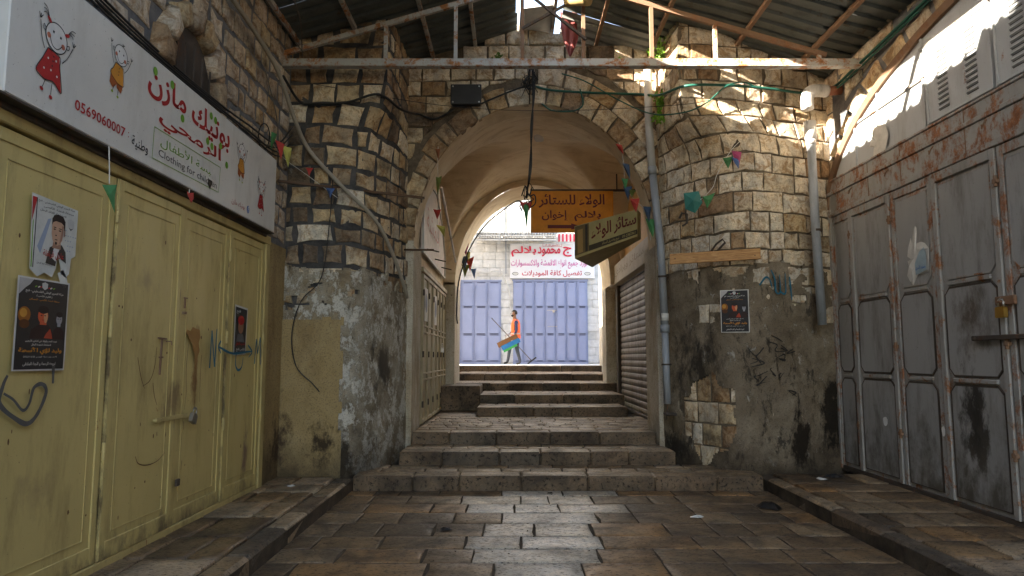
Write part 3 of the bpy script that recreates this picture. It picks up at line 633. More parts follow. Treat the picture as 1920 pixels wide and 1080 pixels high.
for i in range(7):
    a0 = math.pi * i / 7 + .02; a1 = math.pi * (i + 1) / 7 - .02; th = .22 + rs.uniform(-.03, .03)
    P = lambda a, e: (NY0 + (NR + e) * math.cos(a), NZ0 + (NR + .12 + e) * math.sin(a))
    slab(lw, [P(a0, 0), P(a0, th), P(a1, th), P(a1, 0)], M['stone_grey'] if i % 2 else M['stone_warm'], niche, rs, 'voussoir', proud=.09 + rs.uniform(-.015, .03), bevel=.02, rag=.01, relief=.015, back=.02)
for i, dz in enumerate((3.84,)):
    for s in (-1, 1): slab(lw, [(NY0 + s * NR, 3.55), (NY0 + s * (NR + .24), 3.55), (NY0 + s * (NR + .24), 3.93), (NY0 + s * NR, 3.93)], M['stone_warm'], niche, rs, 'jamb_stone', proud=.07)
vs, fs = polyf(lw, [(NY0 + NR * math.cos(t * math.pi / 14), NZ0 + (NR + .12) * math.sin(t * math.pi / 14)) for t in range(15)] + [(NY0 - NR, 3.3), (NY0 + NR, 3.3)], .012)
mk('opening', vs, fs, M['dark_steel'], niche)
for k in range(5): yy = NY0 - .32 + k * .16; MB().tube([lw(yy, 3.5, .05), lw(yy, NZ0 + .42 - abs(k - 2) * .06, .05)], .008, 6).build('grille_bar', M['dark_steel'], niche)
sideR = thing('stone_wall', 'rough stone and cement wall around the grey arched doors', 'wall')
RY, RHW, RZ, RRI = 5.45, 3.86, 3.62, 1.6                  # big arch on the right wall
def rarch(t, e=0): return (RY + (RHW + e) * math.cos(t), RZ + (RRI + e) * math.sin(t))
def in_rarch(y, z, e=0):
    if z < RZ: return abs(y - RY) < RHW + e
    return ((y - RY) / (RHW + e)) ** 2 + ((z - RZ) / (RRI + e)) ** 2 < 1
rwp = RW(4.44)
surface('mortar', rwp, -8, 9.42, -.02, 6.8, .07, M['mortar_grey'], sideR, amp=.012, scale=2.5, keep=lambda y, z: not in_rarch(y, z, -.02), thick=.2)
rs = random.Random(41)
for i in range(13):
    a0 = 1.75 * i / 13 + .008; a1 = 1.75 * (i + 1) / 13 - .008; th = .32 + rs.uniform(-.05, .08)
    slab(rwp, [rarch(a0, .01), rarch(a0, th), rarch(a1, th), rarch(a1, .01)][::-1], M['stone_pale'] if rs.random() < .7 else M['stone_warm'], sideR, rs, 'voussoir', proud=.03 + rs.uniform(-.01, .02), bevel=.012, rag=.015, relief=.016, seg=.16, smooth=False)
for q in courses(rs, 3.2, 9.34, 3.0, 6.0, (.26, .34), (.28, .55), gap=.016, wob=.012):
    cy = sum(p[0] for p in q) / 4; cz = sum(p[1] for p in q) / 4; ey = (cy - RY) / RHW; ez = max(0, cz - RZ) / RRI; t = math.atan2(ez, ey)
    for tt in (t - .12, t, t + .12):
        y, z = rarch(max(.02, tt), .38); nx, nz = math.cos(tt) / RHW, math.sin(tt) / RRI; L = math.hypot(nx, nz); nx /= L; nz /= L
        q = clip(q, -nx, -nz, -(nx * y + nz * z))
        if len(q) < 3: break
    if len(q) >= 3 and abs(area(q)) > .01 and noise.noise((cy * .9, cz * 1.1, 7)) < .25:
        slab(rwp, q, M['stone_pale'] if rs.random() < .5 else M['stone_grey'], sideR, rs, 'stone', proud=.016 + rs.uniform(-.006, .015), bevel=.012, rag=.015, relief=.014, seg=.16, smooth=False)
# ---- roof
roof = thing('corrugated_roof', 'dark corrugated metal roof on rusty purlins with an open strip along the ridge', 'roof')
def sheet(x0, x1, y0, y1, zf, mat, name='roof_sheet'):
    prof = []; y = y0; per = .22; m = MB(); n = int(round((y1 - y0) / per)); per = (y1 - y0) / n
    for k in range(n):
        a = y0 + k * per; prof += [(a, 0), (a + per * .55, 0), (a + per * .64, .035), (a + per * .91, .035)]
    prof.append((y1, 0)); vs = []
    xs = [x0 + (x1 - x0) * t / 6 for t in range(7)]
    sag = [rng.uniform(-.012, .012) for _ in xs]
    for x, s in zip(xs, sag):
        for (yy, dz) in prof: vs.append((x, yy, zf(x) + dz + s))
    np_ = len(prof); fs = [(j * np_ + i, j * np_ + i + 1, (j + 1) * np_ + i + 1, (j + 1) * np_ + i) for j in range(6) for i in range(np_ - 1)]
    return mk(name, vs, fs, mat, roof)
y = 2.4; k = 0
while y < 13:
    w = .88; jit = rng.uniform(-.02, .02)
    xl = -.64 + .18 * (7.2 - y) if y < 7.6 else .26 if y < 8.2 else .06 + rng.uniform(-.02, .02)
    sheet(-3.3, xl, y, y + w + .02, lambda x: roof_z(x) + jit, M['roof'] if k % 3 or y < 8 else M['roof_pale'])
    sheet(.74 if y > 8.2 else .46, 4.75, y, y + w + .02, lambda x: roof_z(x) + jit * .5, M['roof'] if (k + 1) % 3 or y < 8 else M['roof_pale'])
    y += w; k += 1
for x in (-2.78, -2.06, -1.2, -.56, .62, 1.3, 2.08, 3.09, 3.95):
    m = MB().bar((x, 2.4, roof_z(x) - .035), (x, 12.0, roof_z(x) - .035), .05, .06); m.build('purlin', M['truss'] if x < .7 else M['rust'], roof)
for yy in (2.6, 5.4):
    for s, xe in ((-1, -3.0), (1, 4.4)): MB().bar((xe, yy, roof_z(xe) - .1), (.5, yy, roof_z(.5) - .1), .06, .07).build('rafter', M['truss'], roof)
truss = thing('roof_truss', 'pale steel roof truss with rusty struts crossing above the arch', 'truss', (0, 8.25, 0))
ty = 8.25
MB().bar((-3.0, ty, 5.27), (4.42, ty, 5.27), .07, .11).bar((-3.0, ty - .04, 5.225), (4.42, ty - .04, 5.225), .05, .014).build('bottom_chord', M['truss'], truss)
MB().bar((-2.95, ty, 5.38), (.5, ty, 6.42), .05, .06).build('top_chord', M['truss'], truss)
MB().bar((3.95, ty, 5.38), (.5, ty, 6.42), .05, .06).build('top_chord', M['rust'], truss)
for x, mt in ((-2.85, 'truss'), (-1.59, 'truss'), (-.71, 'truss'), (.13, 'rust'), (.9, 'rust'), (1.76, 'rust'), (2.56, 'truss'), (3.86, 'truss')):
    zt = 5.38 + .302 * (x + 2.95) if x < .5 else 5.38 + .302 * (3.95 - x)
    MB().bar((x, ty, 5.32), (x, ty, zt + .01), .045, .045).build('strut', M[mt], truss)
MB().bar((.13, ty - .03, 5.72), (.98, ty - .03, 6.2), .03, .03).build('diagonal', M['dark_steel'], truss)
MB().bar((.93, ty - .06, 5.56), (.1, ty - .06, 6.25), .03, .03).build('diagonal', M['dark_steel'], truss)
# ---- facade across the square
far = thing('far_building', 'pale stone building with blue metal doors across the bright square', 'building')
fy = 24.55; ff = FR(fy)
MB().box(-25, 25, fy + .02, fy + 1, 1.2, 5.95).build('wall', M['far_joint'], far)
MB().box(-25, 25, fy + .5, fy + 3, 5.9, 12).build('upper_wall', M['far_white'], far)
rs = random.Random(51)
for q in courses(rs, -2.6, 3.7, 1.4, 5.9, (.26, .3), (.4, .62), gap=.012, wob=.003):
    cx = sum(p[0] for p in q) / 4; cz = sum(p[1] for p in q) / 4
    if cz < 4.3 and (-2.3 < cx < -.42 or .06 < cx < 2.7): continue
    for a in ((-2.3, -.42), (.06, 2.7)):
        if cz < 4.3: q = clip(q, 1, 0, a[0]) if cx < a[0] and cx > a[0] - .7 else clip(q, -1, 0, -a[1]) if cx > a[1] and cx < a[1] + .7 else q
    if len(q) > 2: slab(ff, q, M['far_stone'], far, rs, 'stone', proud=.003, bevel=.006, rag=.003, back=.01, relief=.003, seg=.4)
for x0, x1, nl, zt in ((-2.3, -.4, 4, 4.32), (.04, 2.72, 7, 4.34)):
    d = thing('metal_door', 'blue folding metal shop door at the left edge of the far building' if x0 < 0 else 'wide blue folding metal shop door under the white sign', 'door', (x0, fy - .05, 1.38))
    MB().box(x0, x1, fy - .02, fy + .01, 1.38, zt).build('backing', M['blue_door'], d)
    MB().box(x0 - .03, x1 + .03, fy - .06, fy - .0, zt, zt + .06).build('frame', M['blue_door'], d)
    MB().box(x0, x1, fy - .07, fy, 1.362, 1.44).build('sill', M['blue_door'], d)
    w = (x1 - x0) / nl
    for i in range(nl):
        a = x0 + i * w
        lf = MB().bbox(a + .008, a + w - .008, fy - .045, fy - .02, 1.45, zt - .01, .006).build('leaf', M['blue_door'], d)
        for z0, z1 in ((1.5, 2.38), (2.46, 3.36), (3.44, zt - .06)):
            c = .035; X0, X1 = a + .07, a + w - .07
            m = MB(); pts = [(X0 + c, z0), (X1 - c, z0), (X1, z0 + c), (X1, z1 - c), (X1 - c, z1), (X0 + c, z1), (X0, z1 - c), (X0, z0 + c)]
            m.prism([(x, fy - .045, z) for x, z in pts], (0, -.035, 0)); m.build('panel', M['blue_door'], lf)
        for z in (1.475, 2.395, 2.445, 3.375, 3.425, zt - .045): MB().bbox(a + .09, a + w - .09, fy - .086, fy - .04, z - .011, z + .011, .004).build('moulding', M['groove_shade'], lf)  # dark bars paint in the shadow lines along the panel rails
        MB().tube([(a + w, fy - .055, 3.3), (a + w, fy - .055, 3.42)], .014, 6).build('hinge', M['blue_door'], lf)
    if x0 > 0:
        MB().bar((1.25, fy - .08, 3.28), (1.62, fy - .08, 3.28), .02).build('bolt', M['steel'], d); MB().bar((1.28, fy - .08, 2.7), (1.62, fy - .08, 2.7), .02).build('bolt', M['steel'], d)
        MB().bbox(1.46, 1.54, fy - .13, fy - .08, 3.2, 3.28, .01).build('padlock', M['steel'], d)
bal = thing('canopy', 'light corrugated metal canopy above the far shop sign', 'canopy', (0, fy, 5.9))
for k in range(30):
    x = -1.3 + k * .096
    MB().box(x, x + .05, fy - .75, fy - .02, 5.93, 5.96).box(x, x + .02, fy - .76, fy - .73, 5.78, 5.93).build('rib', M['pipe_pale'], bal)
MB().box(-1.32, 1.6, fy - .74, fy - .0, 5.965, 6.0).box(-1.32, 1.6, fy - .77, fy - .745, 5.86, 5.90).box(-1.32, 1.6, fy - .77, fy - .745, 5.70, 5.75).box(-1.32, 1.6, fy - .77, fy - .745, 6.02, 6.06).build('canopy_sheet', M['pipe_pale'], bal)
for x in (-1.28, -.45, .4, 1.2, 1.56): MB().bar((x, fy - .75, 5.55), (x, fy - .75, 6.06), .03).build('bracket', M['pipe_pale'], bal)
up = thing('window_screen', 'white slatted shutters on the upper floor above the canopy', 'shutters', (0, fy + .3, 6))
for k in range(22):
    x = -1.6 + k * .2
    if k % 7 in (2, 3): continue
    MB().bbox(x, x + .17, fy + .3, fy + .34, 6.0, 8.6, .01).build('slat', M['pipe_pale'], up)
for x in (-.35, .45, 1.2): MB().box(x - .05, x + .05, fy + .24, fy + .3, 5.98, 8.7).build('post', M['far_white'], up)
# ================================================================== SHOP FRONTS
# ---- yellow folding doors on the left
LX = -2.85; lp = LW(LX)
yd = thing('metal_door', 'long row of yellow painted metal shop doors with graffiti on the left', 'door', (LX, 5, .15))
MB().box(-2.96, LX - .03, 1.4, 7.86, .1, 2.98).build('backing', M['yellow_edge'], yd)
MB().bbox(-2.95, LX + .03, 1.4, 7.9, 2.9, 3.0, .008).bbox(-2.95, LX + .015, 1.4, 7.9, .13, .2, .008).bbox(-2.95, LX + .03, 7.76, 7.88, .15, 2.9, .008).build('frame', M['yellow_edge'], yd)
seams = [1.5, 2.55, 3.62, 4.82, 5.82, 6.79, 7.75]
for i, (a, b) in enumerate(zip(seams, seams[1:])):
    o = (.0, .010, .0, .014, .0, .010)[i]
    lf = MB().bbox(LX - .03, LX + o - .004, a + .006, b - .006, .2, 2.89, .006).build('leaf', M['yellow'], yd)
    m = MB(); e = .075; t = .006
    for (y0, y1, z0, z1) in ((a + .008, a + e, .205, 2.885), (b - e, b - .008, .205, 2.885), (a + e, b - e, .205, .205 + .12), (a + e, b - e, 2.885 - e, 2.885)):
        m.bbox(LX + o - .006, LX + o + t, y0, y1, z0, z1, .004)
    m.build('rim', M['yellow'], lf)
    m = MB()                                             # rolled line inside the rim
    for (y0, y1, z0, z1) in ((a + .15, a + .156, .38, 2.72), (b - .156, b - .15, .38, 2.72), (a + .15, b - .15, .38, .386), (a + .15, b - .15, 2.714, 2.72)): m.box(LX + o - .005, LX + o + .0015, y0, y1, z0, z1)
    m.build('pressed_line', M['yellow_edge'], lf)
    for z in ((2.62, .95, 1.8) if i in (2, 4, 5) else ()):
        MB().tube([lp(b, z - .06, o + .02), lp(b, z + .06, o + .02)], .014, 8).tube([lp(b, z - .006, o + .02), lp(b, z + .006, o + .02)], .019, 8).build('hinge', M['yellow_edge'], lf)
m = MB().bbox(LX + .03, LX + .036, 5.48, 6.0, 1.085, 1.12, .002); m.tube([lp(5.47, 1.1, .02), lp(5.47, 1.1, .05)], .013, 8); m.build('hasp', M['yellow_edge'], yd)
def padlock(mp, y, z, s, parent, mat, tilt=0, d=.05):
    c, q = math.cos(tilt), math.sin(tilt); R_ = lambda a, b, e: mp(y + (a * c - b * q) * s, z + (a * q + b * c) * s, d + e * s)
    m = MB(); pts = [(-.032, -.035), (.032, -.035), (.036, -.028), (.036, .022), (.03, .03), (-.03, .03), (-.036, .022), (-.036, -.028)]
    P = [R_(a, b, -.012) for a, b in pts]; e = R_(0, 0, .014) - R_(0, 0, -.012); m.prism(P, e); o = m.build('padlock', mat, parent)
    MB().tube([R_(-.024, .028, 0), R_(-.024, .055, 0), R_(-.015, .072, 0), R_(0, .078, 0), R_(.015, .072, 0), R_(.024, .055, 0), R_(.024, .028, 0)], .006 * s, 8).build('shackle', M['steel'], o, True)
padlock(lp, 6.08, 1.07, 1.25, yd, cmat('worn_brass_grey', (.30, .27, .22), rough=.4, metal=.7), -.45, .05)
m = MB(); m.bar(lp(5.52, 1.46, .022), lp(5.53, 1.75, .022), .012); m.bar(lp(5.47, 1.755, .022), lp(5.60, 1.75, .022), .012); m.bar(lp(5.50, 1.60, .024), lp(5.55, 1.60, .024), .014); m.tube([lp(5.6, 1.73, .02), lp(5.65, 1.73, .04), lp(5.65, 1.70, .04)], .006, 6); m.build('bolt', M['rust'], yd)
m = MB(); m.bar(lp(5.87, 2.02, .03), lp(5.87, 2.11, .03), .012).bar(lp(5.85, 2.11, .03), lp(5.91, 2.11, .03), .010).bar(lp(5.85, 1.98, .03), lp(5.89, 1.98, .03), .022); m.build('latch', M['rust'], yd)
MB().bbox(LX + .02, LX + .04, 5.86, 5.92, .52, .58, .005).build('latch', M['dark_steel'], yd)
def strokes(name, mp, strokes_, w, mat, parent, d=.02, label=None):
    if name == 'stain' and len(strokes_) > 1: return [strokes(name, mp, [st], w, mat, parent, d) for st in strokes_]
    vs = []; fs = []; k = 0
    for st in strokes_:
        P = [tuple(p)[:2] for p in curve_pts([(a, b, 0) for a, b in st], 5)] if len(st) > 2 else st
        nP = len(P); W = [w * (.45 + .65 * math.sin(math.pi * min(1, (i + .6) / nP) ** .6) * (.8 + .4 * noise.noise((i * .5, k * 3.1, w * 90)))) for i in range(nP)]
        a, b = ribbon(mp, P, W, d + k * .0004); k += 1; n = len(vs); vs += a; fs += [tuple(i + n for i in f) for f in b]
    o = mk(name, vs, fs, mat, parent); return tag(o, label) if label else o
strokes('graffiti', lp, [[(3.86, 1.50), (3.83, 1.44), (3.82, 1.34), (3.95, 1.25), (4.05, 1.215), (4.13, 1.27), (4.19, 1.39), (4.15, 1.44), (4.08, 1.42), (4.05, 1.33), (4.0, 1.295), (3.92, 1.36), (3.84, 1.40)], [(4.24, 1.56), (4.245, 1.44)]], .03, M['grey_paint'], yd, .02, 'grey sprayed heart outline')
strokes('graffiti', lp, [[(6.4, 1.5), (6.415, 1.85)], [(6.415, 1.85), (6.5, 1.51)], [(6.5, 1.51), (6.52, 1.87)], [(6.58, 1.70), (6.9, 1.64), (7.3, 1.66), (7.42, 1.66)], [(6.62, 1.76), (6.57, 1.70), (6.63, 1.64)], [(7.3, 1.73), (7.42, 1.66), (7.33, 1.60)], [(7.0, 1.66), (6.99, 1.53), (7.06, 1.47), (7.15, 1.5), (7.18, 1.6)], [(7.5, 1.53), (7.53, 1.8)], [(7.53, 1.8), (7.58, 1.64)], [(7.58, 1.64), (7.64, 1.82)], [(7.64, 1.82), (7.68, 1.52)]], .026, M['teal_paint'], yd, .034, 'teal graffiti letters N and M joined by an arrow')
cmat('rust_stain', (.13, .06, .02)); cmat('old_orange', (.34, .17, .05))
strokes('stain', lp, [[(5.22, .86), (5.27, .80), (5.4, .77), (5.55, .78), (5.66, .83)], [(5.18, 1.60), (5.24, 1.45), (5.3, 1.36)], [(5.45, 1.68), (5.43, 1.52), (5.37, 1.42), (5.27, 1.38)], [(5.42, 1.4), (5.45, 1.3), (5.5, 1.22)]], .009, M['rust_stain'], yd, .025)
rs = random.Random(61)
vs = []; fs = []
P = [(5.96, 1.84), (6.02, 1.83), (6.06, 1.87), (6.13, 1.855), (6.2, 1.85), (6.215, 1.78), (6.19, 1.73), (6.215, 1.66), (6.18, 1.60), (6.15, 1.50), (6.13, 1.58), (6.12, 1.64), (6.08, 1.66), (6.07, 1.72), (6.02, 1.75), (5.99, 1.79), (5.94, 1.80)]
a, b = polyf(lp, P, .018); vs += a; fs += b
tag(mk('paint_remnant', vs, fs, M['old_orange'], yd), 'torn orange paper remnant with brown runs')
strokes('stain', lp, [[(6.0, 1.72), (5.98, 1.5), (6.0, 1.3), (5.98, 1.15)], [(6.17, 1.6), (6.17, 1.3), (6.16, 1.0)], [(6.26, 1.62), (6.26, 1.2)], [(5.98, 1.05), (5.985, .98)], [(5.98, .72), (5.97, .64)]], .008, M['rust_stain'], yd, .016)
m = MB()
for _ in range(42):
    y = rs.uniform(3.7, 7.6); z = rs.uniform(.3, 2.7); a, b = disc(lp, y, z, rs.uniform(.004, .012), rs.uniform(.006, .022), .0175, 7); m.add(a, b)
m.build('paint_chips', M['rust_stain'], yd)
# ---- grey arched doors on the right
RX = 4.40; rp = RW(RX)
gd = thing('metal_door', 'large grey metal shop doors with rusty frames under an arched top, on the right', 'door', (RX, 6, .15))
MB().box(RX + .03, RX + .2, 1.6, 9.28, .1, 3.7).build('backing', M['grey_door'], gd)
seamsR = [2.0, 2.98, 4.06, 5.05, 6.02, 6.98, 7.77, 8.72, 9.2]
rails = [(.24, 1.33), (1.42, 2.29), (2.38, 3.36)]
for i, (a, b) in enumerate(zip(seamsR, seamsR[1:])):
    o = (.012, 0, .016, 0, .012, .0, .012, 0)[i]
    lf = MB().bbox(RX - .012, RX + .035, a + .005, b - .005, .19, 3.5, .004).build('leaf', M['grey_frame'], gd)
    e = .11 if b - a > .6 else .07; m = MB()
    for (y0, y1, z0, z1) in ((a + .008, a + e - .03, .195, 3.495), (b - e + .03, b - .008, .195, 3.495), (a + e - .03, b - e + .03, 3.4, 3.495)): m.bbox(RX - .03 - o, RX - .008, y0, y1, z0, z1, .006)
    m.build('stile', M['header'] if i % 2 else M['grey_frame'], lf)
    for k, (z0, z1) in enumerate(rails):
        c0 = 0.0 if k == 0 else .07; c1 = 0 if k == 2 else .07; y0, y1 = a + e, b - e
        pts = [(y0 + c0, z0), (y1 - c0, z0), (y1, z0 + c0), (y1, z1 - c1), (y1 - c1, z1), (y0 + c1, z1), (y0, z1 - c1), (y0, z0 + c0)]
        pts = [p for j, p in enumerate(pts) if p != pts[j - 1]]
        P = [rp(y, z, .012) for y, z in pts]; m = MB().prism(P, (-.012, 0, 0)); m.build('panel', M['grey_door'], lf)
        vs, fs = ribbon(rp, pts, .016, .026, True); v2, f2 = ribbon(rp, pts, .024, .012, True); n = len(vs)
        vs += v2; fs += [tuple(x + n for x in f) for f in f2]
        for j in range(len(pts)):
            j2 = (j + 1) % len(pts); fs += [(2 * j, 2 * j2, n + 2 * j2, n + 2 * j), (2 * j + 1, 2 * j2 + 1, n + 2 * j2 + 1, n + 2 * j + 1)]
        mk('moulding', vs, fs, M['dark_steel'] if k < 2 else M['grey_frame'], lf)
    for k in (0, 1):                                     # raised cross rail between the panels
        z0, z1 = rails[k][1] + .022, rails[k + 1][0] - .022; m = MB().bbox(RX - .026 - o, RX - .008, a + e + .06, b - e - .06, z0, z1, .008)
        m.build('rail', M['grey_frame'], lf)
    if i in (2, 4, 6, 7):
        for z in (3.18, 1.72, .75): MB().tube([rp(a, z - .05, .035 + o), rp(a, z + .05, .035 + o)], .017, 8).bbox(RX - .05 - o, RX - .02, a - .03, a + .03, z - .02, z + .02, .004).build('hinge', M['rust'], lf)
MB().bbox(RX - .05, RX + .1, 1.9, 9.27, 3.5, 3.56, .008).bbox(RX - .03, RX + .1, 1.9, 9.27, 3.56, 3.80, .004).bbox(RX - .05, RX + .1, 1.9, 9.3, 3.80, 3.85, .008).bbox(RX - .03, RX + .1, 1.9, 9.28, 3.85, 3.985, .004).bbox(RX - .045, RX + .1, 1.9, 9.22, 3.985, 4.015, .006).bbox(RX - .04, RX + .1, 9.2, 9.29, .15, 3.6, .006).build('header', M['header'], gd)
MB().bbox(RX - .03, RX + .1, 1.9, 9.25, .12, .19, .006).build('sill', M['dark_steel'], gd)
for y in (8.6, 7.75, 6.9, 6.1):
    MB().tube([rp(y, 3.78, .03), rp(y, 3.74, .06), rp(y + .02, 3.70, .065), rp(y + .03, 3.74, .06)], .007, 6).build('hook', M['rust'], gd)
for y in (7.5, 8.2, 6.4): MB().bbox(RX - .034, RX - .02, y, y + .012, 3.56, 3.98, .002).build('joint_strip', M['rust'], gd)
lun = [rarch(t, -.02) for t in [i * math.pi / 40 for i in range(41)]]
lun = [(y, z) for y, z in lun if z > 3.98]; lun = [(9.2, 3.99)] + lun + [(1.7, 3.99)]
vs, fs = polyf(rp, lun, -.01); mk('lunette', vs, fs, M['lunette'], gd)
P = [rarch(t, -.07) for t in [i * math.pi / 60 for i in range(61)]]; Q = [rarch(t, .01) for t in [i * math.pi / 60 for i in range(61)]]
vs = [rp(y, z, .03) for y, z in P] + [rp(y, z, .05) for y, z in Q] + [rp(y, z, -.03) for y, z in P] + [rp(y, z, -.05) for y, z in Q]; n = 61; fs = []
for i in range(60): fs += [(i, i + 1, n + i + 1, n + i), (i, i + 1, 2 * n + i + 1, 2 * n + i), (n + i, n + i + 1, 3 * n + i + 1, 3 * n + i)]
mk('arch_rim', vs, fs, M['rust'], gd)
for (y0, y1) in ((5.99, 6.98), (4.9, 5.95), (3.8, 4.86)):
    pn = MB().bbox(RX - .012, RX + .02, y0, y1, 4.04, 4.86, .004).build('louvre_panel', M['lunette'], gd)
    m = MB()
    for (a, b, c, e) in ((y0, y1, 4.035, 4.06), (y0, y1, 4.845, 4.87), (y0, y0 + .025, 4.06, 4.845), (y1 - .025, y1, 4.06, 4.845)): m.bbox(RX - .026, RX - .01, a, b, c, e, .003)
    m.build('rim', M['lunette'], pn)
    for cy in (y0 + .28, y1 - .28):
        for k in range(12):
            z = 4.12 + k * .056
            v = [rp(cy - .08, z, .013), rp(cy + .08, z, .013), rp(cy + .08, z + .014, .03), rp(cy - .08, z + .014, .03), rp(cy + .08, z + .03, .013), rp(cy - .08, z + .03, .013)]
            mk('louvre', v, [(0, 1, 2, 3), (3, 2, 4, 5)], M['shadow_dark'] if False else M['lunette'], pn)
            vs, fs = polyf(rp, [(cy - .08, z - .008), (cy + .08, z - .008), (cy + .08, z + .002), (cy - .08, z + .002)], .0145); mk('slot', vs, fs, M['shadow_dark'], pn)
for y in (7.03, 7.94, 8.5): MB().bbox(RX - .012, RX + .02, y, y + .03, 4.0, rarch(math.acos((y - RY) / RHW))[1] - .06, .004).build('seam_bar', M['lunette'], gd)
MB().bbox(RX - .015, RX + .01, 7.03, 8.55, 4.56, 4.59, .003).bbox(RX - .03, RX + .01, 2.4, 7.05, 4.87, 4.9, .003).build('seam_bar', M['grey_frame'], gd)
m = MB().bbox(RX - .075, RX - .045, 5.75, 6.45, 1.755, 1.80, .006); m.tube([rp(6.4, 1.78, .02), rp(6.4, 1.78, .09)], .02, 8); m.build('slide_bolt', M['dark_steel'], gd)
MB().bbox(RX - .06, RX - .03, 5.88, 6.12, 2.06, 2.14, .006).build('hasp', M['rust'], gd)
padlock(rp, 6.03, 2.0, 1.5, gd, M['brass'], 0, .07)
MB().tube([rp(6.05, 2.09, .03), rp(6.05, 2.09, .09), rp(6.0, 2.09, .09)], .01, 6).build('hasp_ring', M['rust'], gd)
cmat('soot', (.012, .009, .007)); cmat('daub', (.75, .74, .72))
def blotch(name, mp, cy, cz, ry, rz, mat, parent, seed, d=.028, rough=.45, n=40):
    pts = []
    for i in range(n):
        a = 2 * math.pi * i / n; r = 1 + rough * noise.noise((math.cos(a) * 1.7 + seed, math.sin(a) * 1.7, seed)) * 1.5 + .15 * noise.noise((math.cos(a) * 7, math.sin(a) * 7, seed))
        pts.append((cy + ry * r * math.cos(a), cz + rz * r * math.sin(a)))
    vs, fs = polyf(mp, pts, d); return mk(name, vs, fs, mat, parent)
for y, z, ry, rz in ((8.06, .86, .05, .052), (6.985, .86, .03, .05)): tag(blotch('paint_daub', rp, y, z, ry, rz, M['daub'], gd, 3, .055, .1), 'round white paint daub')
strokes('scratches', rp, [[(7.45, 1.68), (7.3, 1.55), (7.2, 1.5)], [(7.42, 1.52), (7.25, 1.62), (7.12, 1.84)], [(7.3, 1.42), (7.33, 1.66)], [(7.5, 1.56), (7.2, 1.58)], [(7.12, 1.84), (7.1, 1.5), (7.02, 1.42)]], .008, M['grey_paint'], gd, .014)
# ---- shop on the left inside the passage
ip = LW(-1.5)
td = thing('metal_door', 'narrow tan folding metal doors on the left inside the vaulted passage', 'door', (-1.5, 13, .5))
MB().box(-1.52, -1.49, 11.0, 14.9, .5, 3.02).build('backing', M['tan_door'], td)
MB().bbox(-1.5, -1.42, 10.95, 14.95, 2.98, 3.06, .006).build('frame', M['tan_door'], td)
sm = [11.05, 11.75, 12.45, 13.15, 13.75, 14.3, 14.88]
for a, b in zip(sm, sm[1:]):
    lf = MB().bbox(-1.49, -1.465, a + .006, b - .006, .53, 2.97, .004).build('leaf', M['tan_door'], td)
    m = MB()
    for (y0, y1, z0, z1) in ((a + .01, a + .06, .54, 2.96), (b - .06, b - .01, .54, 2.96), (a + .06, b - .06, 2.0, 2.03), (a + .06, b - .06, 2.1, 2.13), (a + .06, b - .06, 1.22, 1.25), (a + .06, b - .06, 1.32, 1.35), (a + .06, b - .06, .54, .6), (a + .06, b - .06, 2.9, 2.96)): m.bbox(-1.47, -1.435, y0, y1, z0, z1, .005)
    m.build('rim', M['tan_door'], lf)
    for z in (.8, 1.6, 2.6): MB().tube([(-1.43, a, z), (-1.43, a, z + .1)], .016, 6).build('hinge', M['dark_steel'], lf)
padlock(LW(-1.43), 13.75, 1.75, 1.6, td, M['steel'], 0, .03)
for yy in (11.4, 12.8):
    nt = tag(MB().box(-1.436, -1.433, yy - .2, yy + .2, 2.2, 2.75).build('notice', M['paper']), 'pale paper notice on the nearest leaf of the tan doors' if yy < 12 else 'pale paper notice on the third leaf of the tan doors', 'notice')
    a, b = disc(LW(-1.433), yy, 2.5, .12, .16, .002); mk('printed_circle', a, b, cmat('blue_grey_print', (.12, .15, .22)), nt)
sb = thing('sign_board', 'faded pinkish white sign board above the tan doors in the passage', 'sign', (-1.45, 12.8, 3.8))
sp = [(11.0, 3.32), (14.6, 3.3), (14.6, 3.78), (13.9, 4.35), (12.9, 4.72), (11.9, 4.65), (11.0, 4.3)]
MB().prism([ip(y, z, .04) for y, z in sp], (-.03, 0, 0)).build('board', cmat('pink_board', (.60, .52, .48)), sb)
m = MB()
for a, b in zip(sp, sp[1:] + sp[:1]): m.bar(ip(*a, .05), ip(*b, .05), .035)
m.build('frame', M['pipe_pale'], sb)
lettering('أقمشة', LW(-1.455), 11.5, 3.8, 13.6, 4.3, cmat('pink_print', (.5, .2, .18)), sb)
for y in (11.6, 12.8, 14.0): MB().bar((-1.46, y, 3.45), (-1.25, y, 3.4), .02).build('bracket', M['dark_steel'], sb)
tag(MB().tube([(-1.15, 10.9, 4.35), (-1.2, 14.4, 3.62)], .022, 8).build('tube_light', M['pipe_pale'], None), 'thin white fluorescent tube fixed above the pinkish sign board', 'lamp')
# ---- shutter on the right inside the passage
sh = thing('roller_shutter', 'brown grey ribbed roller shutter on the right inside the passage', 'shutter', (2.4, 13, .5))
z = .55; k = 0
while z < 3.2:
    m = MB(); v = []
    prof = [(0, 0), (.02, .018), (.06, .026), (.10, .018), (.118, 0)]
    for dz, dx in prof: v += [(2.44 - dx, 10.95, z + dz), (2.44 - dx, 15.2, z + dz)]
    mk('slat', v, [(2 * i, 2 * i + 1, 2 * i + 3, 2 * i + 2) for i in range(4)], M['shutter'], sh); z += .125; k += 1
MB().bbox(2.35, 2.45, 15.2, 15.45, .5, 3.4, .01).build('guide', M['dark_steel'], sh); MB().bbox(2.35, 2.45, 10.86, 10.98, .5, 3.4, .01).build('guide', M['dark_steel'], sh)
MB().bbox(2.38, 2.44, 10.95, 15.2, .5, .56, .01).build('bottom_bar', M['dark_steel'], sh)
MB().box(2.43, 2.46, 10.95, 15.2, .5, 3.3).build('backing', M['dark_steel'], sh)
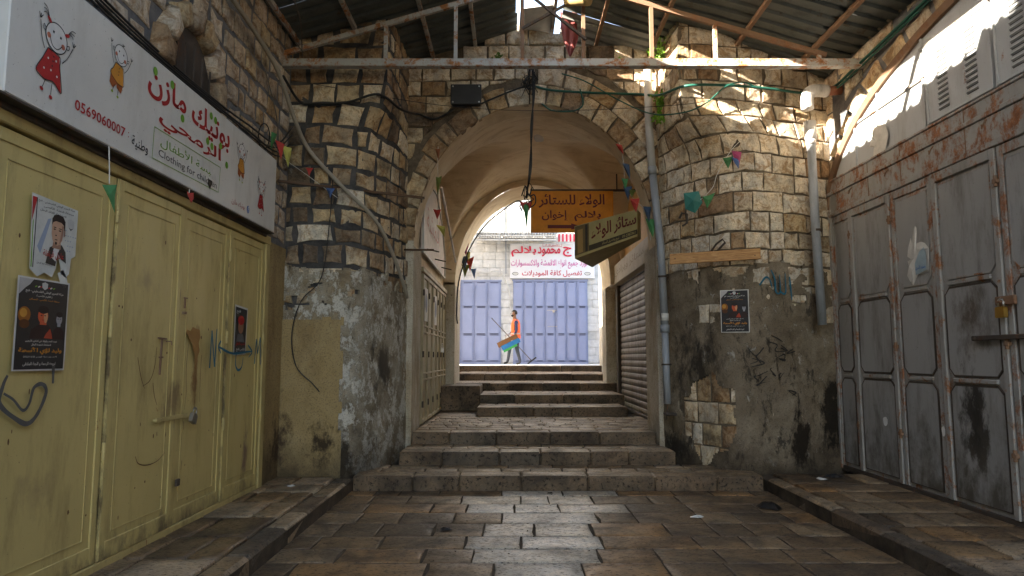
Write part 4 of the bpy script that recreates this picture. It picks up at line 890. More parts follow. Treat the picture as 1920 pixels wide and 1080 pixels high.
hd = thing('sign_board', 'long faded beige header board above the roller shutter', 'sign', (2.3, 13, 3.4))
MB().bbox(2.26, 2.44, 10.9, 15.7, 3.2, 3.62, .01).build('board', cmat('faded_beige', (.50, .43, .32)), hd)
lettering('ستائر وبرادي', RW(2.26), 14.9, 3.3, 11.6, 3.52, cmat('faded_print', (.28, .2, .14)), hd)
cmat('black_iron', (.03, .028, .025))
# ================================================================== SIGNS
cs = thing('shop_sign', 'long white children\'s clothing shop sign with red Arabic lettering and cartoon children', 'sign', (-2.75, 5.6, 3.4))
MB().bbox(-2.80, -2.722, 3.53, 7.71, 3.02, 3.87, .006).build('panel', M['sign_white'], cs)
MB().bbox(-2.98, -2.80, 3.5, 7.7, 2.97, 3.03, .005).bbox(-2.81, -2.725, 3.5, 7.72, 3.005, 3.019, .002).build('frame', M['dark_steel'], cs)
c_ = LW(-2.722); LB = lambda t, a, z0, b, z1, m, bo=.0: lettering(t, c_, a, z0, b, z1, M[m], cs, .003, bo)
LB('بوتيك', 5.62, 3.53, 6.40, 3.80, 'red_print', .024); LB('مازن', 4.92, 3.55, 5.52, 3.80, 'red_print', .024)
LB('الرمحي', 5.10, 3.36, 6.22, 3.53, 'red_print', .02)
LB('ألبسة الأطفال', 5.14, 3.215, 6.12, 3.32, 'green_print'); LB('Clothing for children', 5.12, 3.125, 6.16, 3.20, 'grey_paint')
LB('0569060007', 4.11, 3.135, 4.665, 3.205, 'red_print', .015); LB(':', 4.70, 3.15, 4.71, 3.19, 'red_print'); LB('وطنية', 4.75, 3.09, 4.97, 3.19, 'black_print', .01)
LB('بوتيك مازن', 6.50, 3.08, 6.83, 3.145, 'red_print')
vs, fs = disc(c_, 6.915, 3.115, .032, .04); mk('round_emblem', vs, fs, cmat('blue_print', (.03, .13, .40)), cs); lettering('f', c_, 6.90, 3.085, 6.93, 3.145, M['white_print'], cs, .005, .02)
for cx, cz, mt in ((5.01, 3.77, 0), (5.27, 3.77, 0), (5.46, 3.56, 0), (5.98, 3.77, 0), (6.07, 3.76, 0), (5.93, 3.52, 0), (6.02, 3.50, 0), (6.35, 3.42, 0), (6.2, 3.56, 0)):
    vs, fs = disc(c_, cx, cz, .032, .034, .0055); mk('green_dot', vs, fs, M['green_print'], cs)
vs = []; fs = []
for P in ([(5.04, 3.345), (6.22, 3.36)], [(6.22, 3.36), (6.20, 3.12)], [(6.20, 3.12), (5.03, 3.10)], [(5.03, 3.10), (5.04, 3.345)]):
    a, b = ribbon(c_, P, .006, .0035); n = len(vs); vs += a; fs += [tuple(i + n for i in f) for f in b]
mk('border_line', vs, fs, M['green_print'], cs)
def child(cx, cz, s, girl, tilt=-.15):
    """small line drawing of a dancing child printed on the sign"""
    c, q = math.cos(tilt), math.sin(tilt); mp = lambda a, b, d=0: c_(cx + (a * c - b * q) * s, cz + (a * q + b * c) * s, d)
    line = MB(); L = lambda P, w=.022: line.add(*ribbon(mp, [tuple(p)[:2] for p in curve_pts([(x, y, 0) for x, y in P], 5)] if len(P) > 2 else P, w * 1.5, .0052))
    n = len(cs.children)
    body = [(-.28, .32), (.28, .32), (.36, 0), (.62, -.75), (.2, -.6), (-.2, -.72), (-.6, -.62), (-.42, -.1)] if girl else [(-.3, .32), (.3, .32), (.42, -.1), (.5, -.45), (0, -.52), (-.55, -.3), (-.4, 0)]
    a, b = polyf(mp, body, .0036); mk('printed_clothes', a, b, M['red_print'] if girl else M['orange_print'], cs)
    if not girl:
        a, b = polyf(mp, [(-.5, -.3), (0, -.5), (.48, -.45), (.42, -.85), (.05, -.75), (0, -.6), (-.2, -.9), (-.5, -.75)], .0034); mk('printed_clothes', a, b, cmat('rust_print', (.36, .09, .02)), cs)
    L(body + [body[0]])
    head = [(.5 * math.cos(t * math.pi / 8), .82 + .46 * math.sin(t * math.pi / 8)) for t in range(17)]; L(head)
    a, b = disc(mp, 0, .82, .49, .45, .004); mk('printed_face', a, b, M['white_print'], cs)
    L([(-.3, .72), (-.15, .52), (0, .47), (.15, .52), (.3, .72)], .02)
    for sx in (-1, 1):
        a, b = disc(mp, sx * .34, .72, .09, .09, .005); mk('printed_cheek', a, b, cmat('cheek_print', (.55, .16, .09)), cs)
        L([(sx * .17, .98), (sx * .17, .9)], .05); L([(sx * .5, .86), (sx * .62, .92), (sx * .6, .78), (sx * .5, .76)], .018)
        L([(sx * .42, .2), (sx * .62, .5), (sx * .78, .95)], .02)
        for k in (-1, 0, 1): L([(sx * .8, 1.0), (sx * (.8 + .09 * k), 1.16)], .02)
    L([(-.15, -.7), (-.22, -1.0)], .02); L([(.15, -.68), (.18, -1.05)], .02)
    for x, y in ((-.24, -1.06), (.2, -1.12)): a, b = disc(mp, x, y, .08, .06, .005); mk('printed_shoe', a, b, M['red_print'] if girl else cmat('lime_print', (.32, .42, .04)), cs)
    if girl:
        for sx in (-1, 1):
            for k in (-1, 0, 1): L([(sx * .42, 1.2), (sx * .6, 1.4 + k * .08), (sx * (.75 + .03 * k), 1.4 + k * .13)], .018)
            a, b = disc(mp, sx * .43, 1.2, .12, .06, .0055, rot=.5 * sx); mk('printed_bow', a, b, M['red_print'], cs)
        for x, y in ((-.2, 0), (.15, .1), (0, -.3), (.3, -.35), (-.3, -.4)): a, b = disc(mp, x, y, .035, .035, .0056, 8); mk('printed_spot', a, b, M['white_print'], cs)
    else:
        for k in (-1, 0, 1): L([(0, 1.26), (.08 + .08 * k, 1.42)], .018)
    for k in range(3): a, b = disc(mp, .02, .18 - k * .16, .03, .03, .0056, 8); mk('printed_button', a, b, M['black_print'], cs)
    line.build('printed_outline', M['black_print'], cs)
child(3.88, 3.34, .19, True); child(4.54, 3.56, .155, False); child(6.70, 3.53, .16, False, 0); child(7.26, 3.30, .15, True, 0)
vs, fs = polyf(c_, [(5.98, 3.19), (6.06, 3.19), (6.05, 3.15), (6.02, 3.10), (5.97, 3.14)], .0045); mk('tear', vs, fs, M['shadow_dark'], cs)
vs, fs = polyf(c_, [(6.03, 3.33), (6.12, 3.34), (6.14, 3.2), (6.07, 3.19), (6.03, 3.22)], .0048); mk('peeled_strip', vs, fs, M['paper'], cs)
# orange hanging sign
os_ = thing('hanging_sign', 'orange double sided sign with dark red Arabic lettering and arrow, hanging in the arch', 'sign', (.95, 10.6, 3.9))
cmat('orange_board', (.66, .22, .012)); cmat('maroon_print', (.13, .012, .01)); cmat('maroon', (.13, .012, .01))
k_ = 11.8 / 10.6
def osx(x): return x * k_ * 1.002
def osz(z): return 1.6 + (z - 1.6) * k_
MB().bbox(osx(.295), osx(1.60), 11.8, 11.84, osz(3.555), osz(4.225), .006).build('board', M['orange_board'], os_)
MB().bar((osx(.29), 11.82, osz(4.235)), (2.45, 11.82, osz(4.235)), .035).build('bracket', M['dark_steel'], os_); MB().bar((osx(1.66), 11.82, osz(4.24)), (osx(1.66), 11.82, osz(4.5)), .02).build('hanger', M['dark_steel'], os_)
o_ = lambda a, b, d=0: Vector((osx(a), 11.8 - d, osz(b)))
OB = lambda t, a, z0, b, z1, bo=.02: lettering(t, o_, a, z0, b, z1, M['maroon_print'], os_, .003, bo)
OB('للستائر', .42, 3.95, 1.0, 4.17); OB('الولاء', 1.06, 3.95, 1.46, 4.17); OB('إخوان', .47, 3.735, .88, 3.91); OB('بلالم', .98, 3.735, 1.40, 3.90)
vs, fs = polyf(o_, [(.56, 3.62), (.93, 3.62), (.93, 3.60), (1.12, 3.645), (.93, 3.70), (.93, 3.675), (.56, 3.675)], .004); mk('printed_arrow', vs, fs, M['maroon_print'], os_)
# beige box sign
A_, B_, C_, D_ = Vector((1.05, 11.3, 3.79)), Vector((1.98, 10.62, 3.93)), Vector((1.98, 10.62, 3.50)), Vector((1.05, 11.3, 3.24))
bs = thing('box_sign', 'beige box sign with curtain picture and brown Arabic lettering projecting over the shutter', 'sign', (1.5, 11, 3.6))
bk = Vector((.42, 1.1, 0)); mb = MB(); mb.add([A_, B_, C_, D_, A_ + bk, B_ + bk * .25, C_ + bk * .25, D_ + bk], [(0, 1, 2, 3), (4, 5, 6, 7), (0, 4, 7, 3), (1, 5, 6, 2), (0, 1, 5, 4), (3, 2, 6, 7)])
mb.build('box', cmat('beige_board', (.40, .33, .15)), bs)
nb = (B_ - A_).cross(D_ - A_).normalized(); nb = nb if nb.y < 0 else -nb
b_ = lambda s, t, d=0: A_.lerp(B_, s) * t + D_.lerp(C_, s) * (1 - t) + nb * d
def bquad(s0, s1, t0, t1, m, name, d=.003):
    vs = [b_(s0, t0, d), b_(s1, t0, d), b_(s1, t1, d), b_(s0, t1, d)]; return mk(name, vs, [(0, 1, 2, 3)], m, bs)
bquad(.0, 1, .08, .26, cmat('brown_strip', (.06, .045, .025)), 'printed_strip'); bquad(0.01, .24, .08, .98, cmat('curtain_print', (.16, .11, .05)), 'printed_curtain', .004); bquad(.05, .14, .12, .85, cmat('curtain_light', (.36, .22, .08)), 'printed_window', .005); bquad(.18, .22, .1, .95, cmat('curtain_edge', (.05, .04, .03)), 'printed_curtain', .006)
for t, s0, t0, s1, t1, m, bo in (('ستائر', .64, .36, .985, .90, 'maroon', .025), ('الولاء', .28, .34, .60, .88, 'maroon', .025), ('لبيع وتفصيل الستائر', .45, .10, .72, .23, 'beige_board', .01), ('09-2382961', .77, .12, .97, .22, 'beige_board', .01)):
    lettering(t, b_, s0, t0, s1, t1, M[m], bs, .006, bo)
# white shop sign across the square
ws = thing('shop_sign', 'white sign with red and pink Arabic lettering above the wide blue door', 'sign', (1.4, fy, 5))
wf = FR(fy - .12); MB().bbox(-.07, 2.98, fy - .12, fy - .0, 4.43, 5.70, .01).build('panel', cmat('bright_white', (.60, .60, .62), var=.04), ws)
cmat('crimson_print', (.62, .03, .07)); cmat('pink_letter', (.58, .08, .30)); cmat('cherry', (.50, .02, .06))
for t, a, z0, b, z1, m, bo, th in (('بلالم', -.03, 5.22, .88, 5.60, 'crimson_print', .02, .03), ('محمود', .93, 5.22, 1.75, 5.58, 'crimson_print', .02, .03), ('ج', 1.84, 5.22, 2.16, 5.58, 'crimson_print', .02, .03), ('نورد جميع انواع الاقمشة والاكسسوارات', -.04, 4.78, 2.72, 5.12, 'pink_letter', .012, 0), ('تفصيل كافة الموديلات', .36, 4.48, 2.52, 4.73, 'cherry', .016, 0), ('شركة', 1.18, 5.60, 1.72, 5.68, 'cherry', .01, 0)):
    lettering(t, wf, a, z0, b, z1, M[m], ws, .006, bo, th)
for x in (.12, 2.72):
    a, b = disc(wf, x, 4.6, .11, .06, .005); mk('printed_oval', a, b, M['black_print'], ws); a, b = disc(wf, x, 4.6, .09, .042, .007); mk('printed_oval', a, b, M['white_print'], ws); lettering('ITEX', wf, x - .06, 4.58, x + .06, 4.62, M['black_print'], ws, .009)
vs, fs = [], []
for P in ([(1.12, 5.585), (1.80, 5.585)], [(1.80, 5.585), (1.80, 5.695)], [(1.12, 5.695), (1.12, 5.585)]):
    a, b = ribbon(wf, P, .012, .006); n = len(vs); vs += a; fs += [tuple(i + n for i in f) for f in b]
mk('printed_border', vs, fs, M['cherry'], ws)
# ================================================================== FITTINGS, CABLES, POSTERS
def tube_thing(name, label, cat, pts, r, mat, n=8, smooth=True, sub=6, group=None):
    P = curve_pts(pts, sub) if len(pts) > 2 and sub > 1 else pts
    return tag(MB().tube(P, r, n).build(name, mat, None, smooth), label, cat, group)
# drainpipe beside the arch
dp = thing('drainpipe', 'tall grey plastic drainpipe running down the wall just right of the arch', 'pipe', (2.2, 9.85, .7))
MB().tube([(2.02, 9.78, 5.95), (2.02, 9.78, 5.0), (2.06, 9.8, 4.3)], .058, 14).build('pipe_length', M['pipe_pale'], dp, True)
MB().tube([(2.06, 9.8, 4.32), (2.14, 9.72, 3.2), (2.17, 9.7, 2.0)], .055, 14).build('pipe_length', M['pipe'], dp, True)
MB().tube([(2.17, 9.7, 2.0), (2.18, 9.68, .95)], .05, 14).build('pipe_length', M['pipe'], dp, True)
for z, x in ((4.32, 2.055), (2.0, 2.17), (5.9, 2.02)): MB().tube([(x, 9.78 if z > 3 else 9.7, z - .05), (x, 9.78 if z > 3 else 9.7, z + .06)], .066, 14).build('collar', M['pipe'], dp, True)
for z, x in ((2.75, 2.15), (1.5, 2.175)): MB().tube([(x, 9.7, z - .012), (x, 9.7, z + .012)], .064, 12).bar((x, 9.7, z), (x + .12, 9.85, z), .02).build('clamp', M['dark_steel'], dp)
MB().bbox(2.13, 2.28, 9.55, 9.75, .80, .83, .006).bar((2.18, 9.7, .8), (2.18, 9.68, .95), .02).build('bracket', M['dark_steel'], dp)
MB().tube([(2.17, 9.7, 2.12), (2.17, 9.7, 2.22)], .0585, 12).build('tape', M['paper'], dp, True)
ep = thing('drainpipe', 'grey drainpipe with elbow in the right hand corner, cut off above the plaster', 'pipe', (3.98, 8.9, 2))
MB().tube([(3.99, 8.87, 4.55), (4.0, 8.87, 3.3), (4.03, 8.87, 2.02)], .056, 14).build('pipe_length', M['pipe'], ep, True)
MB().tube([(3.99, 8.87, 4.5), (3.99, 8.87, 4.74)], .078, 14).tube([(3.99, 8.87, 4.42), (3.99, 8.87, 4.5)], .066, 14).build('socket', M['pipe_pale'], ep, True)
MB().tube(curve_pts([(3.93, 8.8, 4.88), (3.93, 8.8, 5.02), (3.98, 8.8, 5.12), (4.10, 8.82, 5.15), (4.22, 8.84, 5.15)], 4), .085, 14).build('elbow', M['pipe_pale'], ep, True)
MB().tube([(4.2, 8.84, 5.15), (4.42, 8.88, 5.18)], .062, 12).build('stub', cmat('clay_pipe', (.32, .13, .08)), ep, True)
MB().tube([(4.02, 8.87, 3.25), (4.02, 8.87, 3.28)], .066, 12).bar((4.0, 8.9, 3.265), (4.0, 9.2, 3.265), .02).build('clamp', M['dark_steel'], ep)
# junction box, horn loudspeaker
jb = thing('junction_box', 'dark grey electrical box fixed above the left side of the arch', 'electrical box', (-.67, 9.9, 5.35))
MB().bbox(-.9, -.47, 9.84, 9.97, 5.36, 5.64, .012).build('box', cmat('dark_box', (.035, .035, .035)), jb); MB().bbox(-.915, -.455, 9.82, 9.843, 5.345, 5.655, .008).build('lid', cmat('dark_box', (.035, .035, .035)), jb)
for x in (-.88, -.49):
    for z in (5.38, 5.62): MB().tube([(x, 9.815, z), (x, 9.825, z)], .012, 8).build('screw', M['steel'], jb)
hn = thing('horn_loudspeaker', 'beige horn loudspeaker hanging from the roof truss near the ridge', 'loudspeaker', (.85, 8.1, 6.1))
ax = Vector((.75, -.55, -.1)).normalized(); c0 = Vector((.80, 8.12, 6.07))
def cone(name, prof, mat):
    m = MB(); m.tube([c0 + ax * a for a, r in prof], [r for a, r in prof], 20, caps=False); return m.build(name, mat, hn, True)
cone('horn', [(-.16, .045), (-.14, .085), (-.02, .09), (0, .10), (.08, .11), (.14, .125), (.155, .128), (.15, .118), (.06, .075), (-.02, .05)], cmat('horn_beige', (.48, .34, .15)))
cone('rim', [(.15, .128), (.165, .13), (.165, .12), (.15, .118)], cmat('horn_beige', (.48, .34, .15))); cone('centre_horn', [(-.03, .0), (-.02, .035), (.05, .03), (.12, .045), (.121, 0)], cmat('horn_beige', (.48, .34, .15)))
MB().tube([c0 + Vector((-.06, 0, .07)), c0 + Vector((-.05, .05, .25))], .012, 6).build('bracket', M['rust'], hn)
# cloth, translucent sheet and weeds at the gap
cmat('brown_red_cloth', (.22, .05, .045)); cmat('milky_sheet', (.6, .61, .6))
def cloth(name, label, cat, pts_left, pts_right, mat, parent=None):
    L, R_ = curve_pts(pts_left, 5), curve_pts(pts_right, 5); vs = []; fs = []; nc = 7
    for i, (a, b) in enumerate(zip(L, R_)):
        for k in range(nc): t = k / (nc - 1); p = a.lerp(b, t); vs.append(p + Vector((0, .03 * math.sin(k * 2.1 + i * .25), 0)))
    for i in range(len(L) - 1):
        for k in range(nc - 1): a = i * nc + k; fs.append((a, a + 1, a + nc + 1, a + nc))
    return tag(mk(name, vs, fs, mat, parent, True), label, cat)
cloth('hanging_cloth', 'brown red cloth strip hanging down through the gap in the roof', 'cloth', [(.72, 9.75, 6.75), (.73, 9.7, 6.5), (.76, 9.7, 6.3), (.84, 9.68, 6.02)], [(.98, 9.75, 6.75), (.97, 9.7, 6.5), (.98, 9.7, 6.3), (.87, 9.68, 6.01)], M['brown_red_cloth'])
tag(MB().prism([(.12, 9.3, 6.55), (.62, 9.3, 6.62), (.63, 10.3, 6.66), (.22, 10.7, 6.58), (.1, 10.2, 6.56)], (0, 0, .012)).build('roof_patch', M['milky_sheet']), 'pale sheet patched over the ridge gap', 'roof sheet')
def weed(name, label, x, y, z, h, n, mat, w=.12, hang=False):
    r = random.Random(int(x * 100)); t = thing(name, label, 'plant', (x, y, z)); st = MB(); lf = MB()
    for _ in range(n):
        a = r.uniform(0, 6.28); d = Vector((math.cos(a) * w * r.random(), -abs(math.sin(a)) * .1 * r.random() - .02, 0)); hh = h * r.uniform(.4, 1) * (-1 if hang and r.random() < .5 else 1)
        p0 = Vector((x, y, z)); p1 = p0 + d * .6 + Vector((0, 0, hh * .6)); p2 = p0 + d * 1.4 + Vector((0, 0, hh)); st.tube([p0, p1, p2], .003, 4)
        for k in range(16):
            q = p0.lerp(p1, k / 8) if k < 8 else p1.lerp(p2, (k - 8) / 8); u = Vector((r.uniform(-1, 1), r.uniform(-1, .3), r.uniform(-.7, 1))).normalized() * r.uniform(.02, .05); v = u.cross(Vector((r.uniform(-1, 1), 1, .3))).normalized() * .014
            lf.add([q, q + u * .5 + v, q + u, q + u * .5 - v], [(0, 1, 2, 3)])
    st.build('stems', cmat('stem_green', (.08, .12, .03)), t); tag(lf.build('leaves', mat, t), kind='stuff')
cmat('leaf_green', (.10, .20, .03)); cmat('leaf_bright', (.20, .42, .05))
weed('weed', 'bright green weed growing from the corner above the drainpipe', 2.12, 9.5, 5.78, .42, 34, M['leaf_bright'], .16)
weed('weed', 'small weed growing below the truss beside the drainpipe', 2.14, 9.6, 5.16, .30, 24, M['leaf_bright'], .11, True)
weed('weed', 'small dark weed on the left of the parapet above the arch', -.22, 9.95, 5.98, .22, 8, M['leaf_green'], .12)
weed('weed', 'tiny weed on the parapet left of the drainpipe', 1.62, 9.93, 5.98, .14, 5, M['leaf_bright'], .1)
# rods, conduits and cables
cmat('rod_brown', (.10, .055, .03))
r1 = thing('iron_rod', 'long rusty iron rod reaching from the sign across to the arch', 'rod', (-2.8, 8.2, 3.8)); MB().bar((-2.86, 8.15, 3.74), (-1.22, 9.3, 3.80), .035, .03).build('rod', M['rod_brown'], r1)
for t in (.35, .52, .72, .98): p = Vector((-2.86, 8.15, 3.74)).lerp(Vector((-1.22, 9.3, 3.80)), t); MB().bar(p, p - Vector((0, 0, .07)), .018).build('hook', M['rod_brown'], r1)
tube_thing('iron_rod', 'short iron bar sticking out at the left foot of the arch', 'rod', [(-1.6, 9.9, 3.17), (-1.14, 9.86, 3.16)], .016, M['rod_brown'], 6, sub=1)
cd = tube_thing('conduit', 'thick pale conduit sagging from the roof down the left wall to the arch', 'conduit', [(-2.78, 5.9, 5.16), (-2.76, 6.44, 5.12), (-2.74, 7.05, 5.04), (-2.70, 7.6, 4.88), (-2.66, 8.1, 4.5), (-2.56, 8.42, 4.2), (-2.14, 8.45, 3.74), (-1.78, 8.75, 3.38), (-1.62, 9.15, 3.0), (-1.52, 9.5, 2.62), (-1.50, 9.7, 2.45)], .026, M['pale_conduit'], 8)
MB().tube([(-1.77, 8.78, 3.38), (-1.75, 8.8, 3.35)], .034, 8).build('clip', M['dark_steel'], cd)
BK, GC = M['black_rubber'], M['green_cable']
tube_thing('cable', 'black cable draped along the stones left of the arch to the electrical box', 'cable', [(-2.82, 8.1, 5.05), (-2.72, 8.46, 4.86), (-2.5, 8.49, 4.84), (-2.1, 8.5, 4.87), (-1.72, 8.52, 4.98), (-1.5, 9.0, 4.95), (-1.38, 9.8, 5.18), (-1.15, 9.93, 5.16), (-.88, 9.93, 5.30)], .017, BK)
tube_thing('cable', 'green cable running from above the arch to the far right corner', 'cable', [(.3, 9.93, 5.68), (.6, 9.92, 5.6), (1.2, 9.92, 5.56), (1.9, 9.9, 5.53), (2.1, 9.4, 5.32), (2.34, 8.85, 5.23), (2.9, 8.86, 5.24), (3.5, 8.93, 5.22), (4.0, 9.02, 5.20), (4.32, 8.9, 5.22), (4.36, 8.4, 5.26), (4.36, 7.6, 5.30), (4.37, 6.8, 5.36), (4.37, 5.6, 5.45)], .019, GC)
tube_thing('cable', 'second green cable following the top of the wall on the right', 'cable', [(4.2, 9.0, 5.17), (4.34, 8.85, 5.18), (4.37, 8.3, 5.22), (4.37, 7.5, 5.27), (4.38, 6.7, 5.33), (4.38, 5.6, 5.42)], .013, GC)
tube_thing('cable', 'thin dark green wire looping under the green cable by the drainpipe', 'cable', [(.75, 9.9, 5.85), (1.1, 9.88, 5.72), (1.6, 9.86, 5.42), (2.0, 9.5, 5.08), (2.3, 8.85, 4.86), (2.6, 8.8, 4.98), (2.85, 8.82, 5.2), (3.1, 8.85, 5.28), (3.3, 8.9, 5.23)], .010, GC)
tube_thing('cable', 'black cable leaving the electrical box along the arch crown', 'cable', [(-.47, 9.9, 5.38), (-.2, 9.9, 5.5), (.1, 9.9, 5.62), (.34, 9.88, 5.68)], .014, BK)
tube_thing('cable', 'dark looped wire with plug hanging at the arch crown', 'cable', [(.45, 9.9, 5.38), (.6, 9.88, 5.27), (.9, 9.88, 5.26), (1.06, 9.88, 5.36), (1.02, 9.88, 5.6)], .012, GC)
cb = thing('cable_bundle', 'bundle of black cables hanging down from the arch crown', 'cables', (.3, 9.8, 5.5))
rs = random.Random(71)
for k in range(3):
    P = [(.30 + .01 * k, 9.84, 5.95), (.31 + .012 * k, 9.8, 5.5), (.30 - .01 * k, 9.8, 5.0), (.26 + .012 * k, 9.8, 4.4), (.22 - .008 * k, 9.8, 3.92)]
    MB().tube(curve_pts(P, 6), .011, 6).build('cable', BK, cb, True)
for k in range(22):
    c = Vector((.30 + rs.gauss(0, .07), 9.82 + rs.gauss(0, .02), 5.68 + rs.gauss(0, .09))) if k < 15 else Vector((.21 + rs.gauss(0, .03), 9.8, 3.9 + rs.gauss(0, .06)))
    P = [c + Vector((rs.gauss(0, .055), rs.gauss(0, .02), rs.gauss(0, .08))) for _ in range(4)]; MB().tube(curve_pts(P, 4), .006 + .004 * (k % 3 == 0), 5).build('loose_wire', BK, cb, True)
tube_thing('cable', 'black cable curving along the vault rim to the left wall of the passage', 'cable', [(.22, 11.2, 4.1), (.1, 12.5, 4.5), (-.2, 14.9, 4.85), (-.62, 15.2, 4.55), (-.98, 15.3, 4.0), (-1.2, 15.3, 3.3), (-1.24, 15.3, 2.6), (-1.22, 15.3, 2.35)], .016, BK)
tube_thing('cable', 'loose black wire dangling down the plaster on the left front wall', 'cable', [(-2.28, 8.5, 3.85), (-2.3, 8.48, 3.3), (-2.38, 8.47, 2.6), (-2.62, 8.46, 2.3), (-2.72, 8.45, 1.9), (-2.66, 8.45, 1.5), (-2.45, 8.45, 1.28), (-2.36, 8.45, 1.18)], .007, BK)
for k in range(4):
    tube_thing('cable', ('lowest', 'second', 'third', 'uppermost')[k] + ' of four black cables sagging along the top edge of the white shop sign', 'cable', [(-2.74 - .01 * k, 3.0, 4.05 + .03 * k), (-2.78, 4.4, 3.94 + .03 * k), (-2.79, 5.4, 3.93 + .022 * k), (-2.76, 6.2, 3.92 + .02 * k), (-2.78, 7.0, 3.95 + .03 * k * (1 if k % 2 else -.2)), (-2.8, 7.9, 3.98 + .05 * k), (-2.78, 8.4, 4.2 + .1 * k)], .008 + .002 * (k % 2), BK)
tube_thing('cable', 'thin wire coiled in a loop on the left wall above the sign', 'cable', [(-2.82 + .02 * math.sin(t), 7.55 + .16 * math.cos(t), 4.1 + .14 * math.sin(t)) for t in [i * .5 for i in range(14)]], .006, BK)
for k, P in enumerate(([(-2.7, 5.6, 5.5), (-2.6, 6.8, 5.35), (-2.55, 8.0, 5.3)], [(-2.5, 5.6, 5.7), (-2.4, 7.2, 5.5), (-2.62, 8.2, 5.35)], [(-2.85, 7.6, 4.9), (-2.8, 7.9, 4.4), (-2.84, 8.1, 3.9)])):
    tube_thing('cable', ('brown wire strung under the roof along the left wall', 'upper slanting brown wire under the left roof slope', 'short wire hanging down the stones near the left corner')[k], 'cable', P, .007, M['wire_grey'])
tube_thing('cable', 'thin wire crossing the whole wall just under the roof truss', 'cable', [(-2.6, 8.45, 5.1), (-1.0, 9.0, 5.02), (.5, 9.3, 5.05), (2.2, 8.9, 4.98), (2.8, 8.8, 5.05)], .004, BK)
tube_thing('iron_post', 'thin vertical iron post at the left end of the far arch', 'post', [(-1.42, 18.2, 1.1), (-1.40, 18.2, 4.6)], .022, M['dark_steel'], 6, sub=1)
# plank
pk = thing('wooden_plank', 'orange brown wooden plank fixed on the stones right of the drainpipe', 'plank', (2.7, 8.8, 2.9))
m = MB().bbox(-.02, 1.12, -.02, .02, -.07, .07, .006); d = Vector((3.15 - 2.10, 8.68 - 9.0, 0)); L = d.length; d.normalize(); nn = Vector((-d.y, d.x, 0))
m.v = [tuple(Vector((2.12, 9.0, 2.90)) + d * v[0] + nn * (v[1]) + Vector((0, 0, v[2] + .02 * v[0]))) for v in m.v]; m.build('board', M['wood'], pk)
for s in (.05, 1.05): p = Vector((2.12, 9.0, 2.9)) + d * s - nn * .022; MB().tube([p, p - nn * .015], .008, 6).build('nail', M['dark_steel'], pk)
MB().tube([Vector((2.62, 8.92, 2.98)), Vector((2.68, 8.85, 3.08)), Vector((2.76, 8.84, 3.14)), Vector((2.8, 8.86, 3.1)), Vector((2.7, 8.92, 2.99))], .014, 6).build('wire_hook', M['dark_steel'], pk)
tag(MB().tube([(2.24, 9.0, 3.45), (2.27, 8.97, 3.52), (2.33, 8.95, 3.5), (2.33, 8.95, 3.38), (2.27, 8.97, 3.34)], .016, 6).build('iron_ring', M['dark_steel']), 'dark iron ring in the stones above the plank', 'ring')
